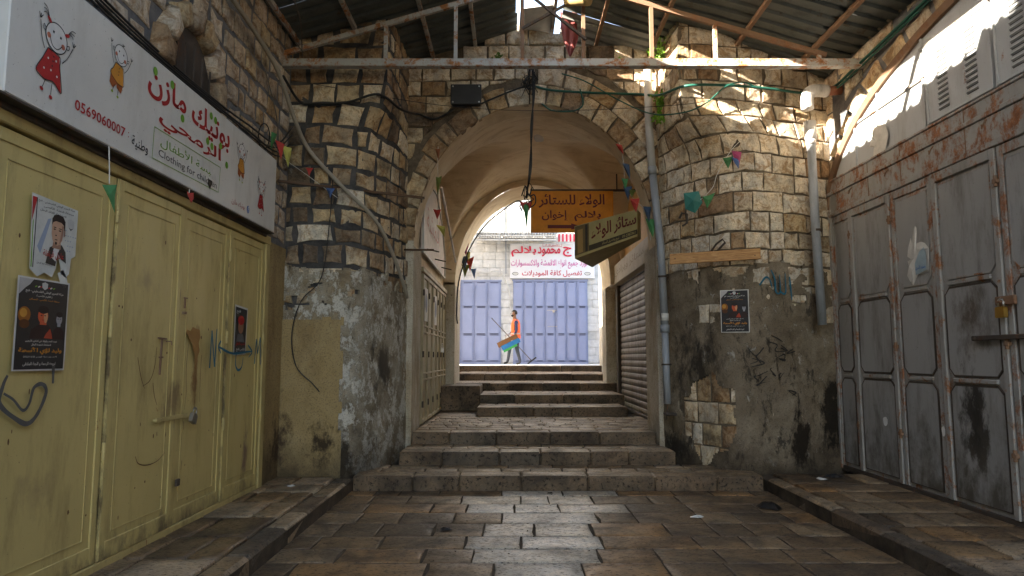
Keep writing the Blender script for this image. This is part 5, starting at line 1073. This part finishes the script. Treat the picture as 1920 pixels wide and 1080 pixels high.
# ---- posters
def poster_dark(mp, x0, z0, w, h, label, small=False):
    t = thing('poster', label, 'poster', mp(x0, z0)); q = lambda a, b, d=0: mp(x0 + a * w, z0 + b * h, d)
    k = 'small' if small else 'large'
    vs, fs = polyf(q, [(-.03, -.015), (1.03, -.02), (1.04, .2), (1.03, .6), (1.04, 1.02), (.5, 1.018), (-.03, 1.02)], .004); mk('paper', vs, fs, M['paper'], t)
    vs, fs = polyf(q, [(0, 0), (1, 0), (1, 1), (0, 1)], .006); mk('printed_background', vs, fs, M['poster_black'], t)
    def blob(pts, m, d, n='printed_shape'): vs, fs = polyf(q, pts, d); mk(n, vs, fs, m, t)
    def el(cx, cy, rx, ry, m, d, n='printed_shape', rot=0): vs, fs = disc(q, cx, cy, rx, ry, d, 18, rot); mk(n, vs, fs, m, t)
    el(.13, .60, .12, .09, cmat('amber_glow', (.30, .10, .01)), .0065); el(.11, .62, .07, .05, cmat('amber_core', (.55, .25, .04)), .007); el(.14, .5, .10, .05, cmat('ember', (.10, .03, .005)), .0068)
    blob([(0, 1), (0, .82), (.06, .86), (.12, .90), (.2, .94), (.27, 1)], cmat('keffiyeh_print', (.42, .40, .38)), .0068)
    blob([(.44, .97), (.5, .985), (.56, .97), (.555, .92), (.5, .895), (.445, .92)], cmat('emblem_print', (.5, .5, .48)), .007)
    for x, m in ((.32, 'green_print'), (.38, 'white_print'), (.63, 'white_print'), (.69, 'green_print'), (.42, 'red_print'), (.59, 'red_print')): el(x, .925, .025, .008, M[m], .007, rot=.3)
    # two head-and-shoulders portraits, plain shapes
    blob([(.25, .34), (.28, .44), (.42, .50), (.62, .50), (.72, .42), (.74, .34)], cmat('dark_jacket', (.03, .012, .01)), .0068)
    el(.5, .60, .105, .085, cmat('red_face', (.55, .09, .03)), .0072); blob([(.44, .50), (.58, .50), (.57, .56), (.45, .56)], M['red_face'], .0071); el(.5, .67, .11, .045, cmat('dark_hair', (.02, .012, .01)), .0075); el(.465, .605, .02, .006, M['dark_hair'], .0076); el(.54, .605, .02, .006, M['dark_hair'], .0076); el(.505, .555, .028, .005, cmat('lip_print', (.3, .03, .02)), .0076); el(.555, .59, .04, .07, cmat('face_light', (.62, .30, .15)), .0074)
    blob([(.72, .34), (.74, .45), (.80, .48), (.90, .48), (.96, .43), (.97, .34)], M['dark_jacket'], .0068)
    el(.845, .575, .065, .062, cmat('grey_face', (.32, .31, .32)), .0072); blob([(.81, .49), (.88, .49), (.88, .54), (.81, .54)], M['grey_face'], .0071); el(.845, .63, .07, .032, M['dark_hair'], .0075); el(.82, .58, .014, .005, M['dark_hair'], .0076); el(.868, .58, .014, .005, M['dark_hair'], .0076)
    blob([(.58, .40), (.66, .46), (.70, .40), (.72, .345), (.54, .35)], cmat('red_mark', (.4, .05, .02)), .0077)
    T = lambda s, a, b, c, e, m, bo=.01: lettering(s, q, a, b, c, e, M[m], t, .008, bo)
    T('حركة التحرير الوطني الفلسطيني - فتح', .12, .845, .9, .885, 'white_print'); T('( اقليم نابلس )', .34, .805, .66, .835, 'white_print'); T('منطقة شهداء الأقصى - المساكن', .2, .765, .82, .795, 'orange_print')
    T('نجدد العهد والوفاء في الذكرى الأربعين', .18, .295, .82, .33, 'white_print'); T('لاستشهاد شهيدها البطل', .3, .258, .7, .288, 'white_print'); T('وليد لؤي الأسطة', .06, .165, .94, .245, 'orange_print', .03)
    T('الاحد بعد صلاة العصر 2022/12/25', .16, .125, .84, .148, 'white_print', 0); T('لروحه الرحمة و الجنة الملتقى', .16, .035, .82, .08, 'white_print')
    return t
poster_dark(LW(-2.836), 3.90, 1.53, .43, .53, 'black memorial poster with orange lettering on the yellow doors, below the torn white one')
fp = mpR(1.30, 2.2); 
pa, pb = mpR(1.22, 0, .075), mpR(1.55, 0, .075); pe = (pb - pa).normalized(); pn = Vector((pe.y, -pe.x, 0)); uR = lambda a, b, d=0: pa + pe * a + Vector((0, 0, b)) + pn * d
poster_dark(uR, 0, 1.93, .335, .535, 'black memorial poster with orange lettering on the grey plaster right of the arch', True)
# torn white poster
tp = thing('poster', 'torn white portrait poster with red and green stripe on the yellow doors', 'poster', (-2.83, 4.2, 2.1)); q = LW(-2.834)
def tb(pts, m, d=.004, n='printed_shape'): vs, fs = polyf(q, pts, d); mk(n, vs, fs, m, tp)
tb([(3.95, 2.57), (4.38, 2.55), (4.38, 2.25), (4.34, 2.23), (4.33, 2.13), (4.30, 2.10), (4.25, 2.12), (4.24, 2.17), (4.21, 2.24), (4.2, 2.15), (4.17, 2.09), (4.1, 2.11), (4.04, 2.08), (3.97, 2.12)], cmat('poster_paper', (.60, .60, .55)), .004, 'paper')
tb([(4.22, 2.12), (4.27, 2.15), (4.31, 2.10), (4.33, 2.05), (4.29, 2.03), (4.25, 2.07)], M['poster_paper'], .004, 'torn_scrap')
tb([(3.95, 2.56), (3.995, 2.56), (3.995, 2.12), (3.975, 2.12), (3.965, 2.3)], M['white_print'], .005); tb([(3.955, 2.55), (3.995, 2.55), (3.975, 2.46), (3.96, 2.40)], M['red_print'], .006); tb([(3.968, 2.40), (3.975, 2.42), (3.985, 2.13), (3.975, 2.13)], M['green_print'], .006); tb([(3.99, 2.55), (3.998, 2.55), (3.998, 2.13), (3.99, 2.13)], M['black_print'], .006)
tb([(4.02, 2.26), (4.10, 2.44), (4.13, 2.45), (4.09, 2.33), (4.05, 2.22)], cmat('pale_blue_print', (.30, .36, .46)), .005)
tb([(4.10, 2.17), (4.13, 2.27), (4.17, 2.29), (4.24, 2.30), (4.28, 2.26), (4.29, 2.19), (4.24, 2.21), (4.21, 2.24), (4.19, 2.16)], M['poster_black'], .006); tb([(4.15, 2.21), (4.17, 2.28), (4.23, 2.29), (4.21, 2.25), (4.19, 2.19)], M['white_print'], .0065)
tb([(4.15, 2.27), (4.23, 2.27), (4.225, 2.33), (4.16, 2.33)], cmat('skin_shade_print', (.36, .19, .13)), .0068, 'printed_neck')
tb([(4.137, 2.42), (4.137, 2.36), (4.148, 2.32), (4.17, 2.295), (4.195, 2.29), (4.22, 2.30), (4.238, 2.33), (4.245, 2.37), (4.247, 2.42), (4.225, 2.445), (4.16, 2.445)], M['skin_print'], .007, 'printed_face')
tb([(4.21, 2.30), (4.238, 2.33), (4.245, 2.37), (4.247, 2.42), (4.23, 2.42), (4.225, 2.37)], M['skin_shade_print'], .0074, 'printed_face')
tb([(4.252, 2.40), (4.262, 2.40), (4.262, 2.36), (4.25, 2.35)], M['skin_shade_print'], .0072, 'printed_ear')
tb([(4.135, 2.41), (4.133, 2.45), (4.15, 2.475), (4.19, 2.485), (4.235, 2.478), (4.258, 2.45), (4.258, 2.40), (4.25, 2.39), (4.245, 2.425), (4.22, 2.438), (4.17, 2.44), (4.145, 2.43)], M['dark_hair'], .008, 'printed_hair')
for x, z, rx, rz in ((4.16, 2.388, .011, .004), (4.21, 2.385, .012, .004), (4.162, 2.40, .014, .003), (4.212, 2.398, .015, .003), (4.18, 2.303, .010, .010), (4.18, 2.325, .014, .003), (4.176, 2.352, .008, .004)): a, b = disc(q, x, z, rx, rz, .0085, 10); mk('printed_feature', a, b, M['dark_hair'], tp)
tb([(4.28, 2.47), (4.31, 2.48), (4.345, 2.47), (4.345, 2.43), (4.315, 2.40), (4.285, 2.43)], M['emblem_print'], .006); tb([(4.29, 2.425), (4.315, 2.405), (4.34, 2.425), (4.315, 2.415)], M['black_print'], .0065)
rs = random.Random(77)
for k in range(60):
    x = rs.uniform(4.27, 4.365); z = rs.uniform(2.26, 2.40); a, b = disc(q, round(x / .024) * .024, round(z / .032) * .032, .007, .004, .0055, 6)
    if k < 22: mk('printed_dot', a, b, M['pale_blue_print'], tp)
for s, a0, z0, a1, z1, m in (('حركة التحرير الوطني الفلسطيني - فتح', 4.0, 2.525, 4.34, 2.545, 'black_print'), ('منطقة شهداء الأقصى', 4.05, 2.50, 4.33, 2.52, 'black_print'), ('لاستشهاد القائد البطل', 4.02, 2.475, 4.26, 2.492, 'black_print'), ('عادل قرنفلة', 4.07, 2.20, 4.26, 2.25, 'red_print'), ('لن ننساك أيها البطل', 4.02, 2.155, 4.16, 2.172, 'black_print')): lettering(s, q, a0, z0, a1, z1, M[m], tp, .0095, .015)
# little poster on the last yellow leaf
lpq = LW(-2.832); lt = thing('poster', 'small black and red portrait poster on the farthest leaf of the yellow doors', 'poster', (-2.83, 7.1, 1.6))
def lb(pts, m, d=.004, n='printed_shape'): vs, fs = polyf(lpq, pts, d); mk(n, vs, fs, m, lt)
lb([(6.96, 1.62), (7.28, 1.63), (7.30, 2.12), (6.96, 2.14)], M['paper'], .003, 'paper'); lb([(6.98, 1.64), (7.26, 1.65), (7.28, 2.10), (6.98, 2.12)], M['poster_black'])
a, b = disc(lpq, 7.12, 1.92, .07, .075, .006); mk('printed_face', a, b, cmat('brown_face', (.30, .14, .08)), lt); a, b = disc(lpq, 7.12, 1.985, .085, .05, .007); mk('printed_cap', a, b, M['red_print'], lt)
lb([(7.02, 1.76), (7.05, 1.84), (7.19, 1.84), (7.23, 1.76)], cmat('grey_shirt', (.12, .12, .12)), .005); lettering('الشهيد البطل', lpq, 7.0, 1.72, 7.25, 1.76, M['red_print'], lt, .007, .02); lettering('نابلس فتح', lpq, 7.02, 1.66, 7.24, 1.70, M['white_print'], lt, .007, .02)
lettering('فتح', lpq, 7.0, 2.05, 7.1, 2.09, M['white_print'], lt, .007, .02)
# wall writing
wsx = lambda u: (lambda a, b, d=0: mpR(u + a, b, d + .052))
tag(strokes('graffiti', wsx(1.86), [[(-.20, 2.53), (-.15, 2.60), (-.10, 2.64), (-.05, 2.60), (-.02, 2.50)], [(-.03, 2.74), (.02, 2.62), (.03, 2.47), (.06, 2.43), (.10, 2.46), (.10, 2.68)], [(.10, 2.46), (.15, 2.43), (.19, 2.46), (.19, 2.70)], [(.26, 2.66), (.28, 2.42), (.285, 2.35)]], .026, M['teal_paint'], None, .0), 'teal sprayed Arabic word on the plaster right of the arch', 'graffiti')
rs = random.Random(81); sk = []
for k in range(12):
    c = (rs.uniform(-.35, .3), rs.uniform(1.15, 1.72)); sk.append([(c[0] + rs.uniform(-.1, .1), c[1] + rs.uniform(-.07, .07)) for _ in range(4)])
tag(strokes('graffiti', wsx(1.80), sk + [[(-.05, 1.80), (.08, 1.76), (.05, 1.68), (.25, 1.68)], [(.0, 1.88), (.1, 1.84), (.17, 1.80)]], .016, cmat('worn_black_paint', (.03, .026, .022)), None, -.006), 'worn black scribbled writing on the sooty plaster', 'graffiti')
# crumpled papers on the grey doors
def torn(name, label, mp, pts, fold, mat2=None):
    t = thing(name, label, 'paper', mp(*pts[0])); r = random.Random(len(label)); n = len(pts); cx = sum(p[0] for p in pts) / n; cz = sum(p[1] for p in pts) / n
    vs = [mp(x, z, .018 + r.uniform(0, .012)) for x, z in pts] + [mp(cx + (x - cx) * .5 + r.uniform(-.01, .01), cz + (z - cz) * .5, .022 + r.uniform(.0, .028)) for x, z in pts] + [mp(cx, cz, .03)]
    fs = [(i, (i + 1) % n, n + (i + 1) % n, n + i) for i in range(n)] + [(n + i, n + (i + 1) % n, 2 * n) for i in range(n)]; mk('sheet', vs, fs, M['paper'], t); return t
t = torn('torn_paper', 'torn white and blue poster remnant on the third grey door leaf', rp, [(7.30, 3.02), (7.36, 2.98), (7.45, 2.80), (7.50, 2.66), (7.47, 2.60), (7.50, 2.50), (7.44, 2.40), (7.40, 2.38), (7.28, 2.46), (7.10, 2.50), (7.08, 2.74), (7.2, 2.85), (7.27, 2.98)], 1)
vs, fs = polyf(rp, [(7.11, 2.515), (7.30, 2.48), (7.31, 2.60), (7.22, 2.72), (7.13, 2.76), (7.10, 2.70)], .052); mk('printed_part', vs, fs, cmat('blue_poster', (.34, .44, .48)), t); lettering('صمود الأسرى', plane((RX, 7.36, 0), (0, -1, 0), (0, 0, 1), (-1, 0, 0)), .07, 2.53, .24, 2.58, M['blue_print'], t, .055, .02)
torn('torn_paper', 'crumpled white paper stuck on the sheet metal under the rusty arch', rp, [(8.12, 4.38), (7.78, 4.33), (7.72, 4.18), (7.80, 4.02), (7.95, 3.96), (8.06, 4.02), (8.0, 4.12), (8.14, 4.16), (8.05, 4.28)], 1)
# ---- bunting
def flag(p, w, h, mat, parent, yaw=0, tilt=0):
    p = Vector(p); a = Vector((math.cos(yaw), math.sin(yaw), tilt)) * w / 2; c = Vector((.02, -.04, -h)); r = random.Random(int(p.x * 1000 + p.z * 777)); c = c + Vector((r.uniform(-.05, .05), r.uniform(-.04, .04), r.uniform(-.03, .05))); pts = [p - a, p + Vector((0, -.012, -.01)), p + a + Vector((0, 0, r.uniform(-.03, .02))), p + a * .55 + c * .45 + Vector((0, r.uniform(-.03, .02), 0)), p + c, p - a * .5 + c * .5 + Vector((0, r.uniform(-.01, .03), 0)), p + c * .42 + Vector((r.uniform(-.02, .02), -.035, 0))]; mk('pennant', pts, [(i, (i + 1) % 6, 6) for i in range(6)], mat, parent)
FG = {k: cmat('pennant_' + k, v) for k, v in dict(green=(.05, .20, .07), red=(.40, .04, .03), yellow=(.45, .42, .10), blue=(.06, .12, .28), teal=(.03, .17, .14), pink=(.38, .06, .15), navy=(.04, .07, .12), olive=(.12, .14, .03), brown=(.25, .08, .03)).items()}
def bunting(label, pts, flags, loc=None):
    t = thing('bunting', label, 'bunting', pts[0], 'strings of small pennants'); MB().tube(curve_pts(pts, 5), .004, 4).build('string', M['paper'], t)
    for (p, w, h, c, *r) in flags: flag(p, w, h, FG[c], t, *(r or [0]))
    return t
bunting('bunting string with green, blue and pink pennants on the stones above the plank', [(3.02, 8.82, 4.45), (2.88, 8.78, 4.3), (2.7, 8.78, 4.0), (2.62, 8.78, 3.8), (2.35, 8.82, 3.55)], [((2.84, 8.75, 4.22), .15, .22, 'green', 0, .2), ((2.95, 8.74, 4.30), .13, .26, 'pink'), ((2.92, 8.72, 4.2), .1, .22, 'blue', 0, -.3), ((2.58, 8.78, 3.72), .17, .2, 'green', 0, .3)])
tag(mk('cloth_rag', [Vector((2.27, 8.86, 3.76)), Vector((2.46, 8.82, 3.78)), Vector((2.50, 8.80, 3.62)), Vector((2.40, 8.80, 3.48)), Vector((2.28, 8.83, 3.54)), Vector((2.36, 8.74, 3.64))], [(0, 1, 5), (1, 2, 5), (2, 3, 5), (3, 4, 5), (4, 0, 5)], FG['teal']), 'crumpled teal rag hanging on the stones above the plank', 'rag')
bunting('pennant string hanging down the right side of the arch', [(1.6, 9.9, 4.78), (1.65, 9.88, 4.5), (1.68, 9.86, 4.1), (1.8, 9.84, 3.9), (1.98, 9.84, 3.7), (2.02, 9.84, 3.3)], [((1.58, 9.85, 4.75), .1, .17, 'red'), ((1.68, 9.84, 4.45), .1, .25, 'navy'), ((1.66, 9.83, 4.22), .1, .2, 'green'), ((1.70, 9.82, 4.1), .14, .24, 'navy'), ((1.80, 9.82, 3.92), .14, .26, 'red', 0, .2), ((1.98, 9.82, 3.8), .12, .28, 'navy'), ((2.02, 9.82, 3.62), .14, .30, 'green'), ((1.76, 9.8, 4.05), .12, .15, 'olive')])
bunting('single string with brown and olive pennants on the left side of the arch', [(-1.1, 9.9, 4.72), (-1.1, 9.88, 4.4), (-1.08, 9.88, 3.95)], [((-1.1, 9.86, 4.68), .08, .16, 'brown'), ((-1.08, 9.86, 4.25), .09, .28, 'olive')])
bunting('string with red, yellow and blue pennants by the end of the white shop sign', [(-2.8, 7.7, 4.1), (-2.74, 8.0, 3.98), (-2.6, 8.45, 3.9), (-2.2, 8.46, 3.6)], [((-2.72, 7.78, 4.12), .12, .25, 'red', .8), ((-2.66, 7.85, 4.08), .13, .30, 'yellow', .8), ((-2.76, 7.7, 4.2), .07, .22, 'green', .8), ((-2.55, 8.4, 3.98), .1, .12, 'red'), ((-2.28, 8.4, 3.72), .12, .2, 'blue')])
bunting('green pennant hanging on a string in front of the yellow doors', [(-2.68, 4.42, 3.0), (-2.68, 4.44, 2.85), (-2.68, 4.45, 2.75)], [((-2.66, 4.42, 2.74), .13, .25, 'green', 1.4, .3)])
bunting('small red pennant hanging under the white shop sign', [(-2.7, 5.6, 3.0), (-2.7, 5.6, 2.97)], [((-2.7, 5.62, 2.98), .1, .14, 'red', 1.4)])
bunting('tangle of coloured pennants at the left of the far square', [(-1.2, 16.2, 4.4), (-1.12, 16.2, 3.9), (-1.0, 16.2, 3.5)], [((-1.12, 16.1, 4.32), .2, .3, 'pink'), ((-1.05, 16.1, 4.1), .12, .3, 'yellow'), ((-1.15, 16.1, 4.0), .22, .35, 'navy'), ((-1.0, 16.1, 3.95), .2, .35, 'red', 0, .3), ((-1.1, 16.1, 3.8), .2, .34, 'olive'), ((-.92, 16.1, 3.7), .14, .3, 'blue')])
bunting('red and yellow pennants in front of the faded pinkish board', [(-1.2, 10.95, 4.2), (-1.22, 11.0, 3.9), (-1.2, 11.1, 3.5)], [((-1.22, 10.95, 4.0), .14, .22, 'red', .5), ((-1.16, 10.95, 3.74), .16, .2, 'yellow', .5)])
bunting('red and green pennants hanging at the end of the cable bundle', [(.21, 9.8, 3.9), (.2, 9.8, 3.6)], [((.16, 9.78, 3.86), .1, .2, 'red'), ((.20, 9.76, 3.82), .09, .36, 'green'), ((.25, 9.78, 3.85), .08, .18, 'red')])
tag(MB().bbox(1.64, 2.3, 24.2, 24.25, 5.72, 6.02, .01).build('awning', M['white_print']), 'white and red striped awning end above the far sign', 'awning')
aw = bpy.data.objects['awning']
for k in range(5): MB().box(1.66 + k * .135, 1.72 + k * .135, 24.17, 24.198, 5.73, 6.01).build('red_stripe', M['crimson_print'], aw)
# fittings on the far wall
tag(MB().bar((-2.0, 24.45, 4.66), (-.75, 24.45, 4.66), .04).bar((-1.95, 24.45, 4.66), (-1.95, 24.45, 4.95), .03).bar((-.8, 24.45, 4.5), (-.8, 24.45, 4.95), .03).build('pipe_frame', M['pipe_pale']), 'white pipe frame above the left blue door', 'pipe frame')
tag(MB().bar((-.22, 24.45, 4.6), (-.22, 24.45, 6.0), .05).build('wall_pipe', M['pipe']), 'grey vertical pipe left of the far white sign', 'pipe')
tag(MB().tube(curve_pts([(-.75, 24.44, 4.68), (-.4, 24.42, 4.7), (-.25, 24.42, 4.4), (-.1, 24.42, 4.0), (-.05, 24.42, 3.4), (0, 24.42, 3.05)], 5), .018, 6).build('cable', M['pipe_pale'], None, True), 'pale cable bending down the far wall between the blue doors', 'cable')
# ---- litter
rs = random.Random(91)
for k, (x, y, z, s, m, lab) in enumerate(((-.6, 6.55, .006, .05, 'black_rubber', 'small black scrap on the paving in front of the stairs'), (1.85, 7.05, .006, .05, 'paper', 'white paper scrap on the paving right of the pale stones'), (2.75, 7.5, .006, .14, 'soot', 'black pile of ash against the right kerb'), (-2.5, 7.9, .15, .04, 'paper', 'crumpled white litter on the left sidewalk'), (3.9, 8.5, .15, .09, 'black_print', 'dark rag in the burnt right corner'), (3.7, 8.35, .15, .06, 'paper', 'pale litter by the burnt right corner'), (.45, 8.25, .006, .03, 'soot', 'small dark scrap at the foot of the stairs'))):
    vs = []; fs = []; n = 9
    for i in range(n): a = 2 * math.pi * i / n; r = s * rs.uniform(.5, 1.2); vs.append((x + math.cos(a) * r * 1.3, y + math.sin(a) * r, z + .002))
    vs2 = [(x + (v[0] - x) * .5, y + (v[1] - y) * .5, z + s * rs.uniform(.15, .45)) for v in vs]; vs += vs2 + [(x, y, z + s * .3)]
    fs = [(i, (i + 1) % n, n + (i + 1) % n, n + i) for i in range(n)] + [(n + i, n + (i + 1) % n, 2 * n) for i in range(n)]
    tag(mk(('black_scrap', 'paper_scrap', 'ash_pile', 'crumpled_paper', 'dark_rag', 'crumpled_paper', 'black_scrap')[k], vs, fs, M[m]), lab, 'litter')
m = MB()
for _ in range(420):
    side = rs.random(); x = rs.uniform(-1.9, 3.0) if side < .5 else rs.choice([rs.uniform(-1.9, -1.5), rs.uniform(2.6, 3.05)]); y = rs.uniform(4.6, 8.4); s = rs.uniform(.003, .010)
    if side > .8: y = rs.uniform(8.2, 8.42)
    m.add([(x - s, y, .002), (x + s, y - s, .002), (x + s * .6, y + s, .002), (x, y, .002 + s)], [(0, 1, 3), (1, 2, 3), (2, 0, 3)])
tag(m.build('grit', M['mortar_tan']), 'fine grit and crumbs scattered on the paving', kind='stuff')
# ================================================================== THE STREET SWEEPER
def skin_body(name, joints, edges, mat, parent, sub=2):
    """one continuous tapering surface grown round a skeleton"""
    me = bpy.data.meshes.new(name); me.from_pydata([Vector(j[0]) for j in joints], edges, []); o = bpy.data.objects.new(name, me); COL.objects.link(o)
    md = o.modifiers.new('skin', 'SKIN'); md.use_smooth_shade = True
    for i, v in enumerate(me.skin_vertices[0].data): r = joints[i][1]; v.radius = r if isinstance(r, tuple) else (r, r)
    me.skin_vertices[0].data[0].use_root = True
    ss = o.modifiers.new('sub', 'SUBSURF'); ss.levels = ss.render_levels = sub
    bpy.context.view_layer.update(); m2 = bpy.data.meshes.new_from_object(o.evaluated_get(bpy.context.evaluated_depsgraph_get()))
    vs = [v.co.copy() for v in m2.vertices]; fs = [tuple(p.vertices) for p in m2.polygons]; bpy.data.objects.remove(o); bpy.data.meshes.remove(m2)
    return mk(name, vs, fs, mat, parent, True)
px, py, pz = .13, 22.3, 1.36
pr = thing('person', 'street sweeper in an orange safety vest walking left with broom and bin across the square', 'person', (px, py, pz))
Q = lambda x, y, z: (px + x, py + y, pz + z)
cmat('skin', (.25, .13, .08)); cmat('trousers', (.035, .04, .055)); cmat('navy_shirt', (.02, .03, .09)); cmat('vest_orange', (.85, .13, .03)); cmat('vest_band', (.55, .35, .3)); cmat('glove_grey', (.28, .30, .33)); cmat('beard', (.02, .015, .012))
J = [(Q(0, 0, .95), (.125, .13)), (Q(.0, 0, 1.15), (.115, .13)), (Q(-.02, 0, 1.33), (.12, .155)), (Q(-.03, 0, 1.44), (.075, .10)), (Q(-.045, 0, 1.52), (.052, .052)), (Q(-.06, 0, 1.60), (.075, .07)), (Q(-.065, 0, 1.68), (.088, .075)), (Q(-.06, 0, 1.74), (.05, .05)),
     (Q(.02, -.09, .88), .095), (Q(.03, -.1, .5), .07), (Q(.13, -.1, .13), .05), (Q(.12, -.1, .05), (.04, .04)), (Q(.0, -.1, .03), (.035, .03)),
     (Q(-.02, .09, .88), .095), (Q(-.20, .1, .54), .065), (Q(-.26, .1, .16), .048), (Q(-.29, .1, .07), (.04, .04)), (Q(-.41, .1, .05), (.035, .03)),
     (Q(.0, -.19, 1.38), .062), (Q(.02, -.24, 1.12), .045), (Q(-.08, -.27, .88), .034), (Q(-.11, -.28, .80), (.03, .038)),
     (Q(-.04, .19, 1.38), .062), (Q(-.05, .24, 1.12), .045), (Q(-.24, .12, .98), .034), (Q(-.31, .06, .98), (.03, .038))]
E_ = [(0, 1), (1, 2), (2, 3), (3, 4), (4, 5), (5, 6), (6, 7), (0, 8), (8, 9), (9, 10), (10, 11), (11, 12), (0, 13), (13, 14), (14, 15), (15, 16), (16, 17), (2, 18), (18, 19), (19, 20), (20, 21), (2, 22), (22, 23), (23, 24), (24, 25)]
body = skin_body('body', J, E_, [M['skin'], M['trousers'], M['navy_shirt'], M['glove_grey'], M['black_rubber']], pr, 2)
mi = []
for p in body.data.polygons:
    c = Vector(p.center) + world_loc(body) - Vector((px, py, pz))
    if c.z < .09: k = 4
    elif c.z < .72 or c.z < .98 and abs(c.y) < .2 and c.x > -.2: k = 1
    elif c.z > 1.47: k = 0
    elif (c.y < -.2 and c.z < 1.0 and c.x < .0): k = 3
    elif c.x < -.2 and c.z < 1.05: k = 3
    else: k = 2
    mi.append(k)
body.data.polygons.foreach_set('material_index', mi)
# fingers: short chains closed round the handles
def hand(cx, cy, cz, dirx):
    for k in range(4):
        o = Vector(Q(cx, cy, cz)) + Vector((.0, -.03 + .02 * k, 0)) if dirx == 'side' else Vector(Q(cx, cy, cz)) + Vector((0, 0, -.03 + .02 * k))
        L = (.03, .036, .034, .026)[k]
        P = [o, o + Vector((-L, 0, -.01)), o + Vector((-L * 1.2, 0, -.035)), o + Vector((-L * .5, 0, -.05))]; MB().tube(P, [.011, .010, .009, .006], 6).build('finger', M['glove_grey'], pr, True)
    o = Vector(Q(cx, cy, cz)); MB().tube([o + Vector((.01, -.03, .01)), o + Vector((-.015, -.05, -.005)), o + Vector((-.035, -.045, -.025))], [.012, .011, .008], 6).build('thumb', M['glove_grey'], pr, True)
hand(-.12, -.28, .78, 'side'); hand(-.32, .05, .97, 'side')
def ell(name, c, r, mat, cut=None, n=14):
    vs = []; fs = []
    for i in range(n + 1):
        for j in range(n): th = math.pi * i / n; ph = 2 * math.pi * j / n; vs.append((c[0] + r[0] * math.sin(th) * math.cos(ph), c[1] + r[1] * math.sin(th) * math.sin(ph), c[2] + r[2] * math.cos(th)))
    for i in range(n):
        for j in range(n): fs.append((i * n + j, i * n + (j + 1) % n, (i + 1) * n + (j + 1) % n, (i + 1) * n + j))
    if cut: fs = [f for f in fs if cut(sum((Vector(vs[i]) for i in f), Vector()) / 4)]
    return mk(name, vs, fs, mat, pr, True)
hx, hy, hz = Q(-.065, 0, 1.665)
ell('hair', (hx + .012, hy, hz + .018), (.102, .088, .105), M['beard'], lambda p: p.z > hz + .055 or (p.x > hx + .02 and p.z > hz - .03))
ell('beard', (hx - .022, hy, hz - .062), (.075, .066, .055), M['beard'], lambda p: p.z < hz - .035 and p.x < hx + .04)
for s in (-1, 1): ell('ear', (hx + .015, hy + s * .078, hz), (.016, .010, .03), M['skin'], n=8); ell('eye', (hx - .083, hy + s * .03, hz + .012), (.008, .012, .008), M['beard'], n=8); ell('eyebrow', (hx - .084, hy + s * .03, hz + .032), (.008, .018, .005), M['beard'], n=8)
MB().tube([(hx - .085, hy, hz + .015), (hx - .112, hy, hz - .018), (hx - .088, hy, hz - .026)], [.010, .015, .008], 8).build('nose', M['skin'], pr, True)
# vest
vs = []; fs = []; nr = 20
prof = [(.86, .165, .175), (.95, .16, .175), (1.1, .148, .17), (1.25, .15, .19), (1.36, .14, .21), (1.43, .11, .17), (1.47, .075, .10)]
for z, rx, ry in prof:
    for j in range(nr): a = 2 * math.pi * j / nr; vs.append(Q(-.012 + rx * math.cos(a), ry * math.sin(a), z + .015 * math.sin(2 * a)))
for i in range(len(prof) - 1):
    for j in range(nr):
        ang = 2 * math.pi * (j + .5) / nr
        if i in (2, 3, 4) and abs(math.sin(ang)) > .93 and i < 4: continue
        fs.append((i * nr + j, i * nr + (j + 1) % nr, (i + 1) * nr + (j + 1) % nr, (i + 1) * nr + j))
mk('vest', vs, fs, M['vest_orange'], pr, True)
for z, rx, ry in ((.98, .163, .178),):
    vs = [Q(-.012 + (rx + .004) * math.cos(2 * math.pi * j / nr), (ry + .004) * math.sin(2 * math.pi * j / nr), z + dz) for dz in (0, .05) for j in range(nr)]
    mk('reflective_band', vs, [(j, (j + 1) % nr, nr + (j + 1) % nr, nr + j) for j in range(nr)], M['vest_band'], pr)
# bin carried in the near hand, broom in the other
bn = thing('bin', 'cut open brown, blue and green plastic bin carried by the street sweeper', 'bin', Q(-.2, -.3, .6))
a0 = Vector(Q(-.50, -.32, .42)); ux = Vector((.80, 0, .36)).normalized(); uz = Vector((-.36, 0, .80)).normalized()
for (s0, s1, t0, t1, m, nm) in ((0, .70, .13, .30, 'bin_brown', 'brown_side'), (.08, .72, .0, .15, 'bin_blue', 'blue_side'), (.1, .58, -.07, .0, 'bin_green', 'green_side')):
    cmat('bin_brown', (.16, .075, .03)); cmat('bin_blue', (.01, .13, .33)); cmat('bin_green', (.02, .25, .06)); P = [(s0, t0), (s1, t0 + .02), (s1, t1 + .02), (s0, t1)]
    yo = {'brown_side': 0, 'blue_side': -.012, 'green_side': -.02}[nm]; mp_ = [a0 + ux * s + uz * t + Vector((0, yo, 0)) for s, t in P]; MB().prism(mp_, (0, .28 + abs(yo), 0)).build(nm, M[m], bn)
MB().tube(curve_pts([a0 + ux * .30 + uz * .30 + Vector((0, .02, 0)), a0 + ux * .42 + uz * .42, a0 + ux * .55 + uz * .31], 5), .012, 6).build('handle', M['steel'], bn, True)
bm = thing('broom', 'long handled broom held slanting behind the street sweeper', 'broom', Q(.5, .1, 0))
MB().tube([Q(-.80, .02, 1.52), Q(.52, .12, .12)], .013, 8).build('handle', cmat('broom_stick', (.10, .08, .06)), bm, True)
m = MB().bar(Q(.38, .1, .03), Q(.66, .1, .24), .05, .05); m.build('brush', M['black_rubber'], bm)
